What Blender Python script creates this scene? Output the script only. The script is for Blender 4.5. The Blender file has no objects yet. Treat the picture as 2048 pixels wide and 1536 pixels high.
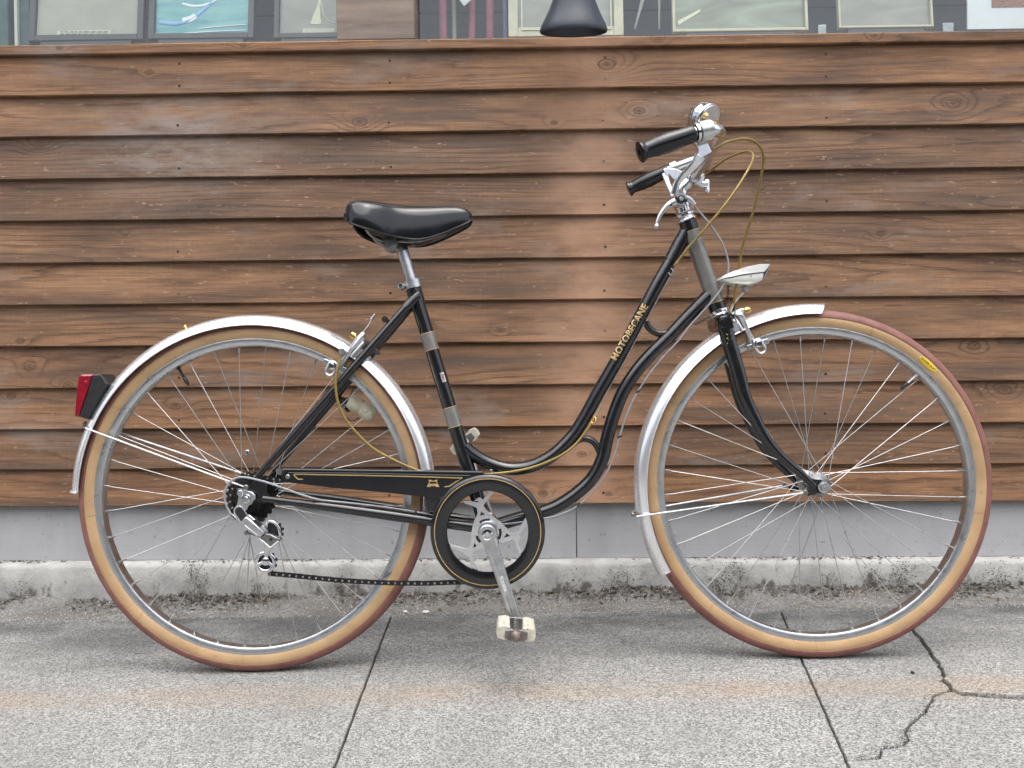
import bpy, bmesh, math, random
from mathutils import Vector, Matrix, geometry, noise
RAD = math.radians
random.seed(7)
scene = bpy.context.scene
COL = scene.collection

# ------------------------------------------------------------------ camera
F_PX, IMG_W, IMG_H = 1590.0, 2048.0, 1536.0
cam_data = bpy.data.cameras.new('camera')
cam = bpy.data.objects.new('camera', cam_data)
COL.objects.link(cam)
cam_data.sensor_width = 36.0
cam_data.lens = F_PX / IMG_W * 36.0
cam_data.clip_start = 0.02
cam_data.clip_end = 2000.0
CAM_C = Vector((0.0, -1.57, 0.60))
CAM_R = Matrix.Rotation(RAD(0.9), 3, 'Z') @ Matrix.Rotation(RAD(89.0), 3, 'X') @ Matrix.Rotation(RAD(-0.48), 3, 'Z')
cam.matrix_world = Matrix.Translation(CAM_C) @ CAM_R.to_4x4()
scene.camera = cam

# ------------------------------------------------------------------ sky, sun, exposure
SUN_EL, SUN_AZ = 72.0, -152.0      # azimuth: the sun stands behind the camera, a little to the left
world = bpy.data.worlds.new('World')
scene.world = world
world.use_nodes = True
wn, wl = world.node_tree.nodes, world.node_tree.links
bg = wn['Background']
sky = wn.new('ShaderNodeTexSky')
sky.sky_type = 'NISHITA'
sky.sun_disc = False
sky.sun_elevation = RAD(SUN_EL)
sky.sun_rotation = RAD(180.0 - 28.0)
sky.altitude = 20.0
sky.air_density = 1.0
sky.dust_density = 4.0
sky.ozone_density = 1.0
hs = wn.new('ShaderNodeHueSaturation')
hs.inputs['Saturation'].default_value = 0.42      # a white overcast sky
wl.new(sky.outputs['Color'], hs.inputs['Color'])
wl.new(hs.outputs['Color'], bg.inputs['Color'])
bg.inputs['Strength'].default_value = 0.13

sun_data = bpy.data.lights.new('sun', 'SUN')
sun_data.energy = 1.5
sun_data.angle = RAD(80.0)
sun_data.color = (1.0, 0.985, 0.955)
sun = bpy.data.objects.new('sun', sun_data)
COL.objects.link(sun)
sun_dir = Vector((math.sin(RAD(-28.0)) * math.cos(RAD(SUN_EL)), -math.cos(RAD(-28.0)) * math.cos(RAD(SUN_EL)), math.sin(RAD(SUN_EL))))
sun.rotation_euler = sun_dir.to_track_quat('Z', 'Y').to_euler()
sun.location = (-2, -4, 6)

scene.view_settings.view_transform = 'Standard'
scene.view_settings.look = 'None'
scene.view_settings.gamma = 1.0
scene.view_settings.use_curve_mapping = False
scene.view_settings.exposure = 1.25
scene.cycles.max_bounces = 5
scene.cycles.diffuse_bounces = 2
scene.cycles.glossy_bounces = 3
scene.cycles.use_adaptive_sampling = True
scene.cycles.adaptive_threshold = 0.04
scene.cycles.use_denoising = True

# ------------------------------------------------------------------ measured layout of the place
G0, G1 = 0.015539, 0.012466            # the pavement rises gently to the right
def ground_z(x): return G0 + G1 * x
def ray(px, py):
    return CAM_R @ Vector(((px - IMG_W / 2) / F_PX, -(py - IMG_H / 2) / F_PX, -1.0))
def W(px, py, Y):                       # point of a photo measurement on the vertical plane Y
    v = ray(px, py); t = (Y - CAM_C.y) / v.y
    return CAM_C + v * t
def G(px, py):                          # ... on the pavement
    v = ray(px, py); t = (G0 + G1 * CAM_C.x - CAM_C.z) / (v.z - G1 * v.x)
    return CAM_C + v * t
BIKE_M = (Matrix.Translation((-0.531809, -0.013453, 0.008909)) @ Matrix.Rotation(RAD(1.4), 4, 'Z')
          @ Matrix.Rotation(RAD(-0.713992), 4, 'Y') @ Matrix.Rotation(RAD(-1.5), 4, 'X'))
BIKE_I = BIKE_M.inverted()
BIKE_IR = BIKE_I.to_3x3()
LOC_C = BIKE_I @ CAM_C
WB, RT = 1.1113, 0.3465                  # wheelbase, wheel radius
def P(px, py, yo=0.0):                  # ... in the bicycle's own coordinates, yo metres off its middle plane
    v = BIKE_IR @ ray(px, py); t = (yo - LOC_C.y) / v.y
    p = LOC_C + v * t
    return Vector((p.x, yo, p.z))
def PX(n, yo=0.0): return n * (1.5825 + yo) / F_PX
def zoom(x0, y0, s): return lambda x, y: (x0 + x / s, y0 + y / s)

# ------------------------------------------------------------------ mesh building helpers
class MB:
    def __init__(self): self.v, self.f = [], []
    def add(self, vs, fs):
        n = len(self.v); self.v += [Vector(a) for a in vs]
        self.f += [tuple(i + n for i in f) for f in fs]
        return self
    def box(self, c, s, R=None):
        c = Vector(c); hx, hy, hz = s[0] / 2, s[1] / 2, s[2] / 2
        vs = []
        for x in (-hx, hx):
            for y in (-hy, hy):
                for z in (-hz, hz):
                    p = Vector((x, y, z)); vs.append(c + (R @ p if R else p))
        return self.add(vs, [(0, 1, 3, 2), (4, 6, 7, 5), (0, 4, 5, 1), (2, 3, 7, 6), (0, 2, 6, 4), (1, 5, 7, 3)])
    def tube(self, pts, r, n=12, cap=True, closed=False, flat=None):
        pts = [Vector(p) for p in pts]
        m = len(pts)
        rs = [r] * m if isinstance(r, (int, float)) else list(r)
        tang = []
        for i in range(m):
            a = pts[(i - 1) % m] if closed or i > 0 else pts[0]
            b = pts[(i + 1) % m] if closed or i < m - 1 else pts[-1]
            t = (b - a); tang.append(t.normalized() if t.length > 1e-9 else Vector((1, 0, 0)))
        ref = Vector((0, 1, 0)) if abs(tang[0].y) < 0.9 else Vector((0, 0, 1))
        nrm = (ref - tang[0] * ref.dot(tang[0])).normalized()
        vs = []
        for i in range(m):
            nrm = (nrm - tang[i] * nrm.dot(tang[i])).normalized()
            bi = tang[i].cross(nrm)
            rr = rs[i]
            r1, r2 = (rr if isinstance(rr, (int, float)) else rr[0]), (rr if isinstance(rr, (int, float)) else rr[1])
            for k in range(n):
                a = 2 * math.pi * k / n
                vs.append(pts[i] + nrm * (math.cos(a) * r1) + bi * (math.sin(a) * r2))
        fs = []
        for i in range(m if closed else m - 1):
            j = (i + 1) % m
            for k in range(n):
                l = (k + 1) % n
                fs.append((i * n + k, j * n + k, j * n + l, i * n + l))
        if cap and not closed:
            fs.append(tuple(range(n)))
            fs.append(tuple((m - 1) * n + k for k in reversed(range(n))))
        return self.add(vs, fs)
    def lathe(self, prof, c=(0, 0, 0), axis=(0, 1, 0), n=48, closed=False, a0=0.0, a1=None):
        # prof: list of (radius, along axis); closed joins the last profile point to the first
        ax = Vector(axis).normalized()
        u = Vector((1, 0, 0)) if abs(ax.x) < 0.9 else Vector((0, 0, 1))
        u = (u - ax * u.dot(ax)).normalized(); w = ax.cross(u)
        c = Vector(c); m = len(prof)
        vs = []
        for k in range(n):
            a = 2 * math.pi * k / n
            d = u * math.cos(a) + w * math.sin(a)
            for r, h in prof: vs.append(c + d * r + ax * h)
        fs = []
        for k in range(n):
            l = (k + 1) % n
            for i in range(m if closed else m - 1):
                j = (i + 1) % m
                fs.append((k * m + i, l * m + i, l * m + j, k * m + j))
        if not closed:
            if prof[0][0] > 1e-6: fs.append(tuple(k * m for k in range(n)))
            if prof[-1][0] > 1e-6: fs.append(tuple(k * m + m - 1 for k in reversed(range(n))))
        return self.add(vs, fs)
    def disc(self, c, r, t, axis=(0, 1, 0), n=24, bev=0.0):
        b = bev or min(r, t) * 0.2
        return self.lathe([(r - b, -t / 2), (r, -t / 2 + b), (r, t / 2 - b), (r - b, t / 2)], c, axis, n)
    def poly(self, pts, off, hole=None):
        # flat polygon (3D points) pushed along off
        pts = [Vector(p) for p in pts]; off = Vector(off); n = len(pts)
        tris = geometry.tessellate_polygon([pts])
        vs = pts + [p + off for p in pts]
        fs = [t for t in tris] + [tuple(i + n for i in reversed(t)) for t in tris]
        fs += [(i, (i + 1) % n, n + (i + 1) % n, n + i) for i in range(n)]
        return self.add(vs, fs)
    def pillow(self, pts, layers):
        # pts (x,z) outline with local y layers [(y, scale)], closed at both ends
        cx = sum(p[0] for p in pts) / len(pts); cz = sum(p[1] for p in pts) / len(pts)
        n = len(pts); vs = []; fs = []
        for y, s in layers:
            vs += [Vector((cx + (p[0] - cx) * s, y, cz + (p[1] - cz) * s)) for p in pts]
        for i in range(len(layers) - 1):
            for k in range(n):
                l = (k + 1) % n
                fs.append((i * n + k, i * n + l, (i + 1) * n + l, (i + 1) * n + k))
        tris = geometry.tessellate_polygon([[Vector((p[0], 0, p[1])) for p in pts]])
        fs += [t for t in tris]
        o = (len(layers) - 1) * n
        fs += [tuple(i + o for i in reversed(t)) for t in tris]
        return self.add(vs, fs)
    def shift(self, d):
        self.v = [v - Vector(d) for v in self.v]; return self
    def mesh(self, name, mat, smooth=35.0):
        me = bpy.data.meshes.new(name)
        me.from_pydata([tuple(v) for v in self.v], [], self.f)
        bm = bmesh.new(); bm.from_mesh(me)
        bmesh.ops.remove_doubles(bm, verts=bm.verts, dist=1e-6)
        bmesh.ops.recalc_face_normals(bm, faces=bm.faces)
        bm.to_mesh(me); bm.free()
        if mat: me.materials.append(mat)
        if smooth:
            me.polygons.foreach_set('use_smooth', [True] * len(me.polygons))
            me.set_sharp_from_angle(angle=RAD(smooth))
        me.update()
        return me
    def build(self, name, mat, parent=None, origin=None, smooth=35.0, bevel=0.0):
        if origin is not None: self.shift(origin)
        o = link(name, self.mesh(name, mat, smooth), parent)
        if origin is not None: o.location = origin
        if bevel:
            md = o.modifiers.new('bevel', 'BEVEL'); md.width = bevel; md.segments = 2; md.limit_method = 'ANGLE'
            md.angle_limit = RAD(40)
        return o

def link(name, data, parent=None):
    o = bpy.data.objects.new(name, data); COL.objects.link(o)
    if parent: o.parent = parent
    return o
def tag(o, label=None, cat=None, group=None, kind=None):
    if label: o['label'] = label
    if cat: o['category'] = cat
    if group: o['group'] = group
    if kind: o['kind'] = kind
    return o
def empty(name, loc=(0, 0, 0)):
    o = link(name, None); o.location = loc; o.empty_display_size = 0.1
    return o
def spline(pts, n=8):
    # Catmull-Rom through the points
    pts = [Vector(p) for p in pts]; out = []
    q = [pts[0] * 2 - pts[1]] + pts + [pts[-1] * 2 - pts[-2]]
    for i in range(1, len(q) - 2):
        a, b, c, d = q[i - 1], q[i], q[i + 1], q[i + 2]
        for k in range(n):
            t = k / n
            out.append(0.5 * ((2 * b) + (c - a) * t + (2 * a - 5 * b + 4 * c - d) * t * t + (3 * b - a - 3 * c + d) * t ** 3))
    out.append(pts[-1])
    return out
def lerp_list(vals, n):
    out = []
    for i in range(n):
        t = i / (n - 1) * (len(vals) - 1); k = min(int(t), len(vals) - 2); u = t - k
        out.append(vals[k] * (1 - u) + vals[k + 1] * u)
    return out
def text_mesh(txt, size, extrude=0.0, offset=0.0, bold=False, spacing=1.0):
    cu = bpy.data.curves.new('lettering', 'FONT')
    cu.body = txt; cu.size = size; cu.extrude = extrude; cu.offset = offset
    cu.align_x = 'CENTER'; cu.align_y = 'CENTER'; cu.space_character = spacing; cu.resolution_u = 3
    o = bpy.data.objects.new('lettering', cu); COL.objects.link(o)
    bpy.context.view_layer.update()
    me = bpy.data.meshes.new_from_object(o.evaluated_get(bpy.context.evaluated_depsgraph_get()))
    bpy.data.objects.remove(o)
    return me

# ------------------------------------------------------------------ materials
class NT:
    def __init__(self, name):
        self.m = bpy.data.materials.new(name); self.m.use_nodes = True
        self.t = self.m.node_tree; self.n = self.t.nodes; self.l = self.t.links
        self.b = self.n['Principled BSDF']
    def new(self, typ, **kw):
        nd = self.n.new(typ)
        for k, v in kw.items(): setattr(nd, k, v)
        return nd
    def put(self, sock, val):
        if hasattr(val, 'is_output') or isinstance(val, bpy.types.NodeSocket): self.l.new(val, sock)
        else: sock.default_value = val
    def math(self, op, a, b=0.0, c=0.0, clamp=False):
        nd = self.new('ShaderNodeMath', operation=op, use_clamp=clamp)
        self.put(nd.inputs[0], a); self.put(nd.inputs[1], b); self.put(nd.inputs[2], c)
        return nd.outputs[0]
    def noise(self, vec, scale, detail=3.0, rough=0.55, w=None, dist=0.0):
        nd = self.new('ShaderNodeTexNoise')
        if w is not None:                       # a per-object offset, carried in the unused y axis
            va = self.new('ShaderNodeVectorMath', operation='ADD')
            self.put(va.inputs[0], vec); self.put(va.inputs[1], self.comb(0.0, w, 0.0)); vec = va.outputs[0]
        if vec is not None: self.put(nd.inputs['Vector'], vec)
        nd.inputs['Scale'].default_value = scale; nd.inputs['Detail'].default_value = detail
        nd.inputs['Roughness'].default_value = rough; nd.inputs['Distortion'].default_value = dist
        return nd.outputs['Fac']
    def ramp(self, fac, stops, interp='LINEAR'):
        nd = self.new('ShaderNodeValToRGB'); cr = nd.color_ramp; cr.interpolation = interp
        while len(cr.elements) < len(stops): cr.elements.new(0.5)
        for e, (p, c) in zip(cr.elements, stops):
            e.position = p
            e.color = (c, c, c, 1) if isinstance(c, (int, float)) else (*c, 1)
        self.put(nd.inputs['Fac'], fac)
        return nd.outputs['Color']
    def mix(self, fac, a, b, mode='MIX'):
        nd = self.new('ShaderNodeMix', data_type='RGBA', blend_type=mode)
        self.put(nd.inputs['Factor'], fac)
        for s, v in ((nd.inputs['A'], a), (nd.inputs['B'], b)):
            if isinstance(v, tuple): v = (*v, 1)
            nm = [i for i in nd.inputs if i.type == 'RGBA' and i.name == s.name]
            self.put([i for i in nd.inputs if i.type == 'RGBA'][0 if s.name == 'A' else 1], v)
        return [o for o in nd.outputs if o.type == 'RGBA'][0]
    def coord(self, which='Object'): return self.new('ShaderNodeTexCoord').outputs[which]
    def pos(self): return self.new('ShaderNodeNewGeometry').outputs['Position']
    def xyz(self, v):
        s = self.new('ShaderNodeSeparateXYZ'); self.put(s.inputs[0], v); return s.outputs
    def comb(self, x, y, z):
        c = self.new('ShaderNodeCombineXYZ'); self.put(c.inputs[0], x); self.put(c.inputs[1], y); self.put(c.inputs[2], z)
        return c.outputs[0]
    def bump(self, h, strength=0.3, dist=0.002, normal=None):
        b = self.new('ShaderNodeBump'); b.inputs['Strength'].default_value = strength; b.inputs['Distance'].default_value = dist
        self.put(b.inputs['Height'], h)
        if normal: self.put(b.inputs['Normal'], normal)
        self.l.new(b.outputs[0], self.b.inputs['Normal']); return b.outputs[0]
    def out(self, color=None, rough=None, metal=None, **kw):
        if color is not None:
            self.put(self.b.inputs['Base Color'], (*color, 1) if isinstance(color, tuple) else color)
        if rough is not None: self.put(self.b.inputs['Roughness'], rough)
        if metal is not None: self.b.inputs['Metallic'].default_value = metal
        for k, v in kw.items(): self.put(self.b.inputs[k.replace('_', ' ')], v)
        return self.m

def worn(name, c1, c2, rough=(0.4, 0.6), metal=0.0, scale=60.0, bump=0.0, bscale=300.0, speck=None, **kw):
    """ordinary material: two tones in a noise, uneven gloss, optional fine relief and dirt specks"""
    t = NT(name); co = t.pos()
    n1 = t.noise(co, scale, 4.0, 0.6)
    col = t.mix(t.ramp(n1, [(0.35, 0.0), (0.68, 1.0)]), c1, c2)
    if speck:
        sp = t.ramp(t.noise(co, speck[1], 2.0, 0.5), [(speck[2], 0.0), (speck[2] + 0.03, 1.0)])
        col = t.mix(sp, col, speck[0])
    n2 = t.noise(co, scale * 2.3, 3.0)
    r = t.math('ADD', t.math('MULTIPLY', n2, rough[1] - rough[0]), rough[0])
    if bump: t.bump(t.noise(co, bscale, 3.0), 0.4, bump)
    return t.out(col, r, metal, **kw)

M = {}
M['paint'] = worn('black_enamel', (0.0045, 0.0048, 0.006), (0.009, 0.0095, 0.011), (0.12, 0.30), scale=40, bump=0.00008, bscale=900,
                  speck=((0.26, 0.235, 0.21), 300, 0.765), Coat_Weight=0.5, Coat_Roughness=0.08)
M['chrome'] = worn('chrome', (0.72, 0.73, 0.75), (0.60, 0.61, 0.63), (0.06, 0.16), 1.0, 30, speck=((0.22, 0.16, 0.12), 420, 0.76))
M['alloy'] = worn('aluminium', (0.66, 0.67, 0.68), (0.50, 0.51, 0.53), (0.24, 0.40), 1.0, 80, bump=0.00006, bscale=1200)
M['fender'] = worn('fender_metal', (0.93, 0.935, 0.945), (0.88, 0.885, 0.90), (0.20, 0.28), 0.82, 10)
M['steel'] = worn('dull_steel', (0.30, 0.30, 0.29), (0.18, 0.175, 0.165), (0.35, 0.55), 1.0, 90, speck=((0.16, 0.09, 0.05), 260, 0.72))
M['darksteel'] = worn('oily_steel', (0.035, 0.033, 0.032), (0.012, 0.011, 0.011), (0.35, 0.6), 0.6, 120)
M['greycover'] = worn('grey_bronze_paint', (0.21, 0.205, 0.19), (0.165, 0.16, 0.15), (0.25, 0.42), 0.35, 45, Coat_Weight=0.3)
M['gold'] = worn('gold_lining', (0.55, 0.38, 0.16), (0.40, 0.27, 0.11), (0.35, 0.5), 0.25, 200)
M['brass'] = worn('brass', (0.72, 0.48, 0.16), (0.55, 0.36, 0.12), (0.2, 0.35), 1.0, 200)
M['goldcable'] = worn('gold_cable_housing', (0.27, 0.190, 0.050), (0.20, 0.14, 0.038), (0.3, 0.45), 0.2, 90)
M['greycable'] = worn('grey_cable_housing', (0.30, 0.31, 0.33), (0.22, 0.225, 0.235), (0.35, 0.5), 0.1, 120)
M['rubber'] = worn('black_rubber', (0.004, 0.0045, 0.006), (0.008, 0.0085, 0.010), (0.16, 0.26), 0.0, 60, bump=0.0001, bscale=700)
M['vinyl'] = worn('black_saddle_vinyl', (0.004, 0.0045, 0.006), (0.007, 0.0075, 0.009), (0.14, 0.20), 0.0, 25, bump=0.00012, bscale=600, Coat_Weight=0.15, Coat_Roughness=0.18)
M['plastic'] = worn('black_plastic', (0.012, 0.012, 0.013), (0.022, 0.022, 0.023), (0.35, 0.5), 0.0, 80)
M['cream'] = worn('aged_cream_plastic', (0.66, 0.61, 0.46), (0.54, 0.49, 0.36), (0.35, 0.55), 0.0, 70, speck=((0.12, 0.09, 0.06), 160, 0.68))
M['pedal'] = worn('aged_pedal_rubber', (0.50, 0.475, 0.40), (0.38, 0.35, 0.275), (0.55, 0.75), 0.0, 110, bump=0.0006, bscale=420, speck=((0.14, 0.10, 0.07), 190, 0.66))
M['lampwhite'] = worn('lamp_silver_paint', (0.80, 0.80, 0.79), (0.74, 0.74, 0.72), (0.18, 0.32), 0.0, 60, Coat_Weight=0.4)
M['lamplower'] = worn('lamp_grey_green_plastic', (0.68, 0.68, 0.63), (0.58, 0.58, 0.53), (0.3, 0.45), 0.0, 60, speck=((0.13, 0.12, 0.10), 120, 0.68))
M['lens'] = worn('lamp_lens', (0.55, 0.57, 0.58), (0.45, 0.47, 0.48), (0.08, 0.15), 0.0, 150, Transmission_Weight=0.5)
M['red'] = worn('red_lens', (0.27, 0.010, 0.022), (0.17, 0.006, 0.014), (0.10, 0.22), 0.0, 120, Coat_Weight=0.6)
M['label'] = worn('yellow_label', (0.70, 0.50, 0.03), (0.60, 0.42, 0.025), (0.45, 0.6), 0.0, 150)
M['ink'] = worn('dark_ink', (0.05, 0.035, 0.01), (0.03, 0.02, 0.01), (0.5, 0.6))
M['spoke'] = worn('spoke_steel', (0.52, 0.51, 0.50), (0.38, 0.375, 0.37), (0.36, 0.50), 1.0, 150)
M['hub'] = worn('tarnished_hub', (0.30, 0.30, 0.30), (0.17, 0.165, 0.16), (0.25, 0.4), 1.0, 150)
M['polish'] = worn('polished_alloy', (0.80, 0.81, 0.83), (0.68, 0.69, 0.71), (0.16, 0.26), 1.0, 60)
M['rustcap'] = worn('rusty_cap', (0.16, 0.085, 0.065), (0.26, 0.24, 0.23), (0.4, 0.6), 0.6, 130)
M['redink'] = worn('red_print', (0.45, 0.03, 0.03), (0.38, 0.025, 0.025), (0.4, 0.5))

def tyre_tan():
    t = NT('tan_sidewall'); co = t.coord('Object')
    n = t.noise(co, 16, 4, 0.55); n2 = t.noise(co, 70, 4, 0.65)
    c = t.ramp(n, [(0.3, (0.35, 0.222, 0.112)), (0.5, (0.41, 0.265, 0.135)), (0.72, (0.45, 0.300, 0.160))])
    c = t.mix(t.ramp(n2, [(0.60, 0.0), (0.78, 0.42)]), c, (0.18, 0.125, 0.075))
    n3 = t.noise(co, 900, 2)
    t.bump(n3, 0.25, 0.0004)
    return t.out(c, t.math('ADD', t.math('MULTIPLY', n2, 0.2), 0.52))
M['tan'] = tyre_tan()
def tyre_tread():
    t = NT('brown_tread'); co = t.coord('Object')
    n = t.noise(co, 34, 5, 0.6); n2 = t.noise(co, 140, 3, 0.6)
    c = t.ramp(n, [(0.3, (0.160, 0.064, 0.050)), (0.7, (0.228, 0.098, 0.080))])
    c = t.mix(t.ramp(n2, [(0.55, 0.0), (0.8, 0.5)]), c, (0.20, 0.13, 0.11))
    t.bump(t.noise(co, 700, 2), 0.3, 0.0005)
    return t.out(c, t.math('ADD', t.math('MULTIPLY', n2, 0.2), 0.5))
M['tread'] = tyre_tread()
def rim_metal():
    # brushed, knurled braking face
    t = NT('knurled_rim'); co = t.coord('Object'); n = t.noise(co, 50, 3)
    c = t.mix(n, (0.50, 0.52, 0.54), (0.66, 0.67, 0.68))
    v = t.new('ShaderNodeTexVoronoi'); v.inputs['Scale'].default_value = 520; t.l.new(co, v.inputs['Vector'])
    t.bump(v.outputs['Distance'], 0.25, 0.0005)
    return t.out(c, t.math('ADD', t.math('MULTIPLY', n, 0.2), 0.2), 1.0)
M['rim'] = rim_metal()

def wood(name, tint=(1, 1, 1), grey=0.0, special=True):
    t = NT(name)
    x, y, z = t.xyz(t.coord('Object'))
    rnd = t.math('MULTIPLY', t.new('ShaderNodeObjectInfo').outputs['Random'], 37.0)
    pos = t.xyz(t.pos())
    # growth-ring field, bent around the knots of each board
    warp = t.noise(t.comb(t.math('MULTIPLY', x, 0.55), 0.0, t.math('MULTIPLY', z, 6.0)), 1.0, 2.0, 0.45, w=rnd)
    fld = t.math('ADD', t.math('MULTIPLY', warp, 1.25), t.math('MULTIPLY', z, 3.2))
    knot = None
    if special:
        for k in ('knot_a', 'knot_b', 'knot_c', 'knot_d'):
            at = t.new('ShaderNodeAttribute', attribute_type='OBJECT', attribute_name=k)
            kx, kz, kr = t.xyz(at.outputs['Vector'])
            dx = t.math('MULTIPLY', t.math('SUBTRACT', x, kx), 0.62); dz = t.math('SUBTRACT', z, kz)
            d2 = t.math('DIVIDE', t.math('ADD', t.math('MULTIPLY', dx, dx), t.math('MULTIPLY', dz, dz)), t.math('MULTIPLY', kr, kr))
            wide = t.math('POWER', 2.718, t.math('MULTIPLY', d2, -0.16))
            fld = t.math('ADD', fld, t.math('MULTIPLY', wide, t.math('MULTIPLY', kr, 20.0)))
            # knot face: dark ring, brown heart
            kk = t.math('POWER', 2.718, t.math('MULTIPLY', d2, -1.3))
            knot = kk if knot is None else t.math('MAXIMUM', knot, kk)
    fld = t.math('ADD', fld, t.math('MULTIPLY', t.noise(t.comb(t.math('MULTIPLY', x, 6.0), 0.0, t.math('MULTIPLY', z, 60.0)), 1.0, 3.0, 0.6, w=rnd), 0.09))
    saw = t.math('FRACT', t.math('MULTIPLY', fld, 12.0))
    ring = t.ramp(saw, [(0.0, 0.15), (0.55, 0.0), (0.86, 0.75), (0.94, 1.0), (1.0, 0.15)])
    ringamp = t.ramp(t.noise(t.comb(t.math('MULTIPLY', x, 1.5), 0.0, t.math('MULTIPLY', z, 11.0)), 1.0, 3.0, 0.6, w=rnd), [(0.32, 0.12), (0.56, 1.0)])
    fibre = t.noise(t.comb(t.math('MULTIPLY', x, 9.0), 0.0, t.math('MULTIPLY', z, 420.0)), 1.0, 4.0, 0.62, w=rnd)
    big = t.noise(t.comb(t.math('MULTIPLY', x, 2.1), 0.0, t.math('MULTIPLY', z, 13.0)), 1.0, 5.0, 0.62, w=rnd)
    c = t.ramp(big, [(0.26, (0.090, 0.058, 0.041)), (0.40, (0.172, 0.103, 0.064)), (0.54, (0.250, 0.147, 0.085)), (0.74, (0.350, 0.212, 0.124))])
    c = t.mix(t.math('MULTIPLY', t.ramp(fibre, [(0.42, 0.0), (0.62, 1.0)]), 0.60), c, t.mix(1.0, c, (0.45, 0.42, 0.40), 'MULTIPLY'))
    c = t.mix(t.math('MULTIPLY', t.math('MULTIPLY', ring, ringamp), 0.80), c, t.mix(1.0, c, (0.30, 0.25, 0.23), 'MULTIPLY'))
    tone = t.math('FRACT', t.math('MULTIPLY', rnd, 3.77))
    c = t.mix(1.0, c, t.ramp(tone, [(0.0, (0.72, 0.73, 0.76)), (0.5, (1.0, 0.98, 0.95)), (1.0, (1.22, 1.14, 1.04))]), 'MULTIPLY')
    # dark greyed weather streaks
    st = t.noise(t.comb(t.math('MULTIPLY', x, 1.1), 0.0, t.math('MULTIPLY', z, 24.0)), 1.0, 5.0, 0.65, w=t.math('ADD', rnd, 9.0))
    c = t.mix(t.math('MULTIPLY', t.ramp(st, [(0.47, 0.0), (0.70, 1.0)]), 0.68), c, (0.070, 0.056, 0.048))
    # pale scuffs, nicks and saw marks
    fl = t.noise(t.comb(t.math('MULTIPLY', x, 34.0), 0.0, t.math('MULTIPLY', z, 120.0)), 1.0, 3.0, 0.6, w=t.math('ADD', rnd, 3.0))
    c = t.mix(t.ramp(fl, [(0.645, 0.0), (0.77, 0.60)]), c, (0.42, 0.31, 0.235))
    sm = t.noise(t.comb(t.math('MULTIPLY', x, 240.0), 0.0, t.math('MULTIPLY', z, 14.0)), 1.0, 2.0, 0.5, w=rnd)
    c = t.mix(t.math('MULTIPLY', t.ramp(sm, [(0.45, 0.0), (0.75, 1.0)]), 0.13), c, t.mix(1.0, c, (0.5, 0.5, 0.5), 'MULTIPLY'))
    if special:
        # bleached bluish-grey patches and the less weathered, redder strip below the lamp
        gp = t.noise(t.comb(t.math('MULTIPLY', pos[0], 2.6), 3.0, t.math('MULTIPLY', pos[2], 6.0)), 1.0, 4.0, 0.6)
        c = t.mix(t.math('MULTIPLY', t.ramp(gp, [(0.56, 0.0), (0.72, 1.0)]), 0.60), c, (0.225, 0.200, 0.190))
        # one large bleached area high on the left
        bx = t.math('DIVIDE', t.math('ADD', pos[0], 0.90), 0.24); bz = t.math('DIVIDE', t.math('SUBTRACT', pos[2], 1.20), 0.13)
        bm_ = t.math('POWER', 2.718, t.math('MULTIPLY', t.math('ADD', t.math('MULTIPLY', bx, bx), t.math('MULTIPLY', bz, bz)), -1.0))
        bn = t.noise(t.comb(t.math('MULTIPLY', pos[0], 9.0), 1.0, t.math('MULTIPLY', pos[2], 30.0)), 1.0, 5, 0.65)
        c = t.mix(t.math('MULTIPLY', bm_, t.ramp(bn, [(0.36, 0.0), (0.62, 0.85)])), c, (0.24, 0.215, 0.205))
        d = t.math('DIVIDE', t.math('SUBTRACT', pos[0], 0.165), 0.105)
        strip = t.math('POWER', 2.718, t.math('MULTIPLY', t.math('MULTIPLY', d, d), -1.0))
        sn = t.noise(t.comb(t.math('MULTIPLY', pos[0], 7.0), 0.0, t.math('MULTIPLY', pos[2], 16.0)), 1.0, 4.0, 0.6)
        c = t.mix(t.math('MULTIPLY', strip, t.ramp(sn, [(0.30, 0.22), (0.60, 0.85)])), c, (0.36, 0.222, 0.150))
        kr_ = t.ramp(knot, [(0.0, 0.0), (0.22, 0.0), (0.36, 0.9), (0.50, 0.25), (0.80, 0.40), (1.0, 0.75)])
        c = t.mix(kr_, c, (0.055, 0.030, 0.018))
    if special: c = t.mix(1.0, c, (1.06, 0.985, 0.90), 'MULTIPLY')
    if grey: c = t.mix(grey, c, t.mix(t.ramp(big, [(0.3, 0.0), (0.7, 1.0)]), (0.12, 0.10, 0.09), (0.33, 0.28, 0.24)))
    if tint != (1, 1, 1): c = t.mix(1.0, c, tint, 'MULTIPLY')
    h = t.math('ADD', t.math('MULTIPLY', fibre, 0.7), t.math('MULTIPLY', sm, 0.25))
    t.bump(h, 0.5, 0.0014)
    return t.out(c, t.math('ADD', t.math('MULTIPLY', big, -0.2), 0.74), Specular_IOR_Level=0.35)
M['wood'] = wood('weathered_clapboard')
M['postwood'] = wood('grey_post_wood', grey=0.62, special=False)

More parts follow.
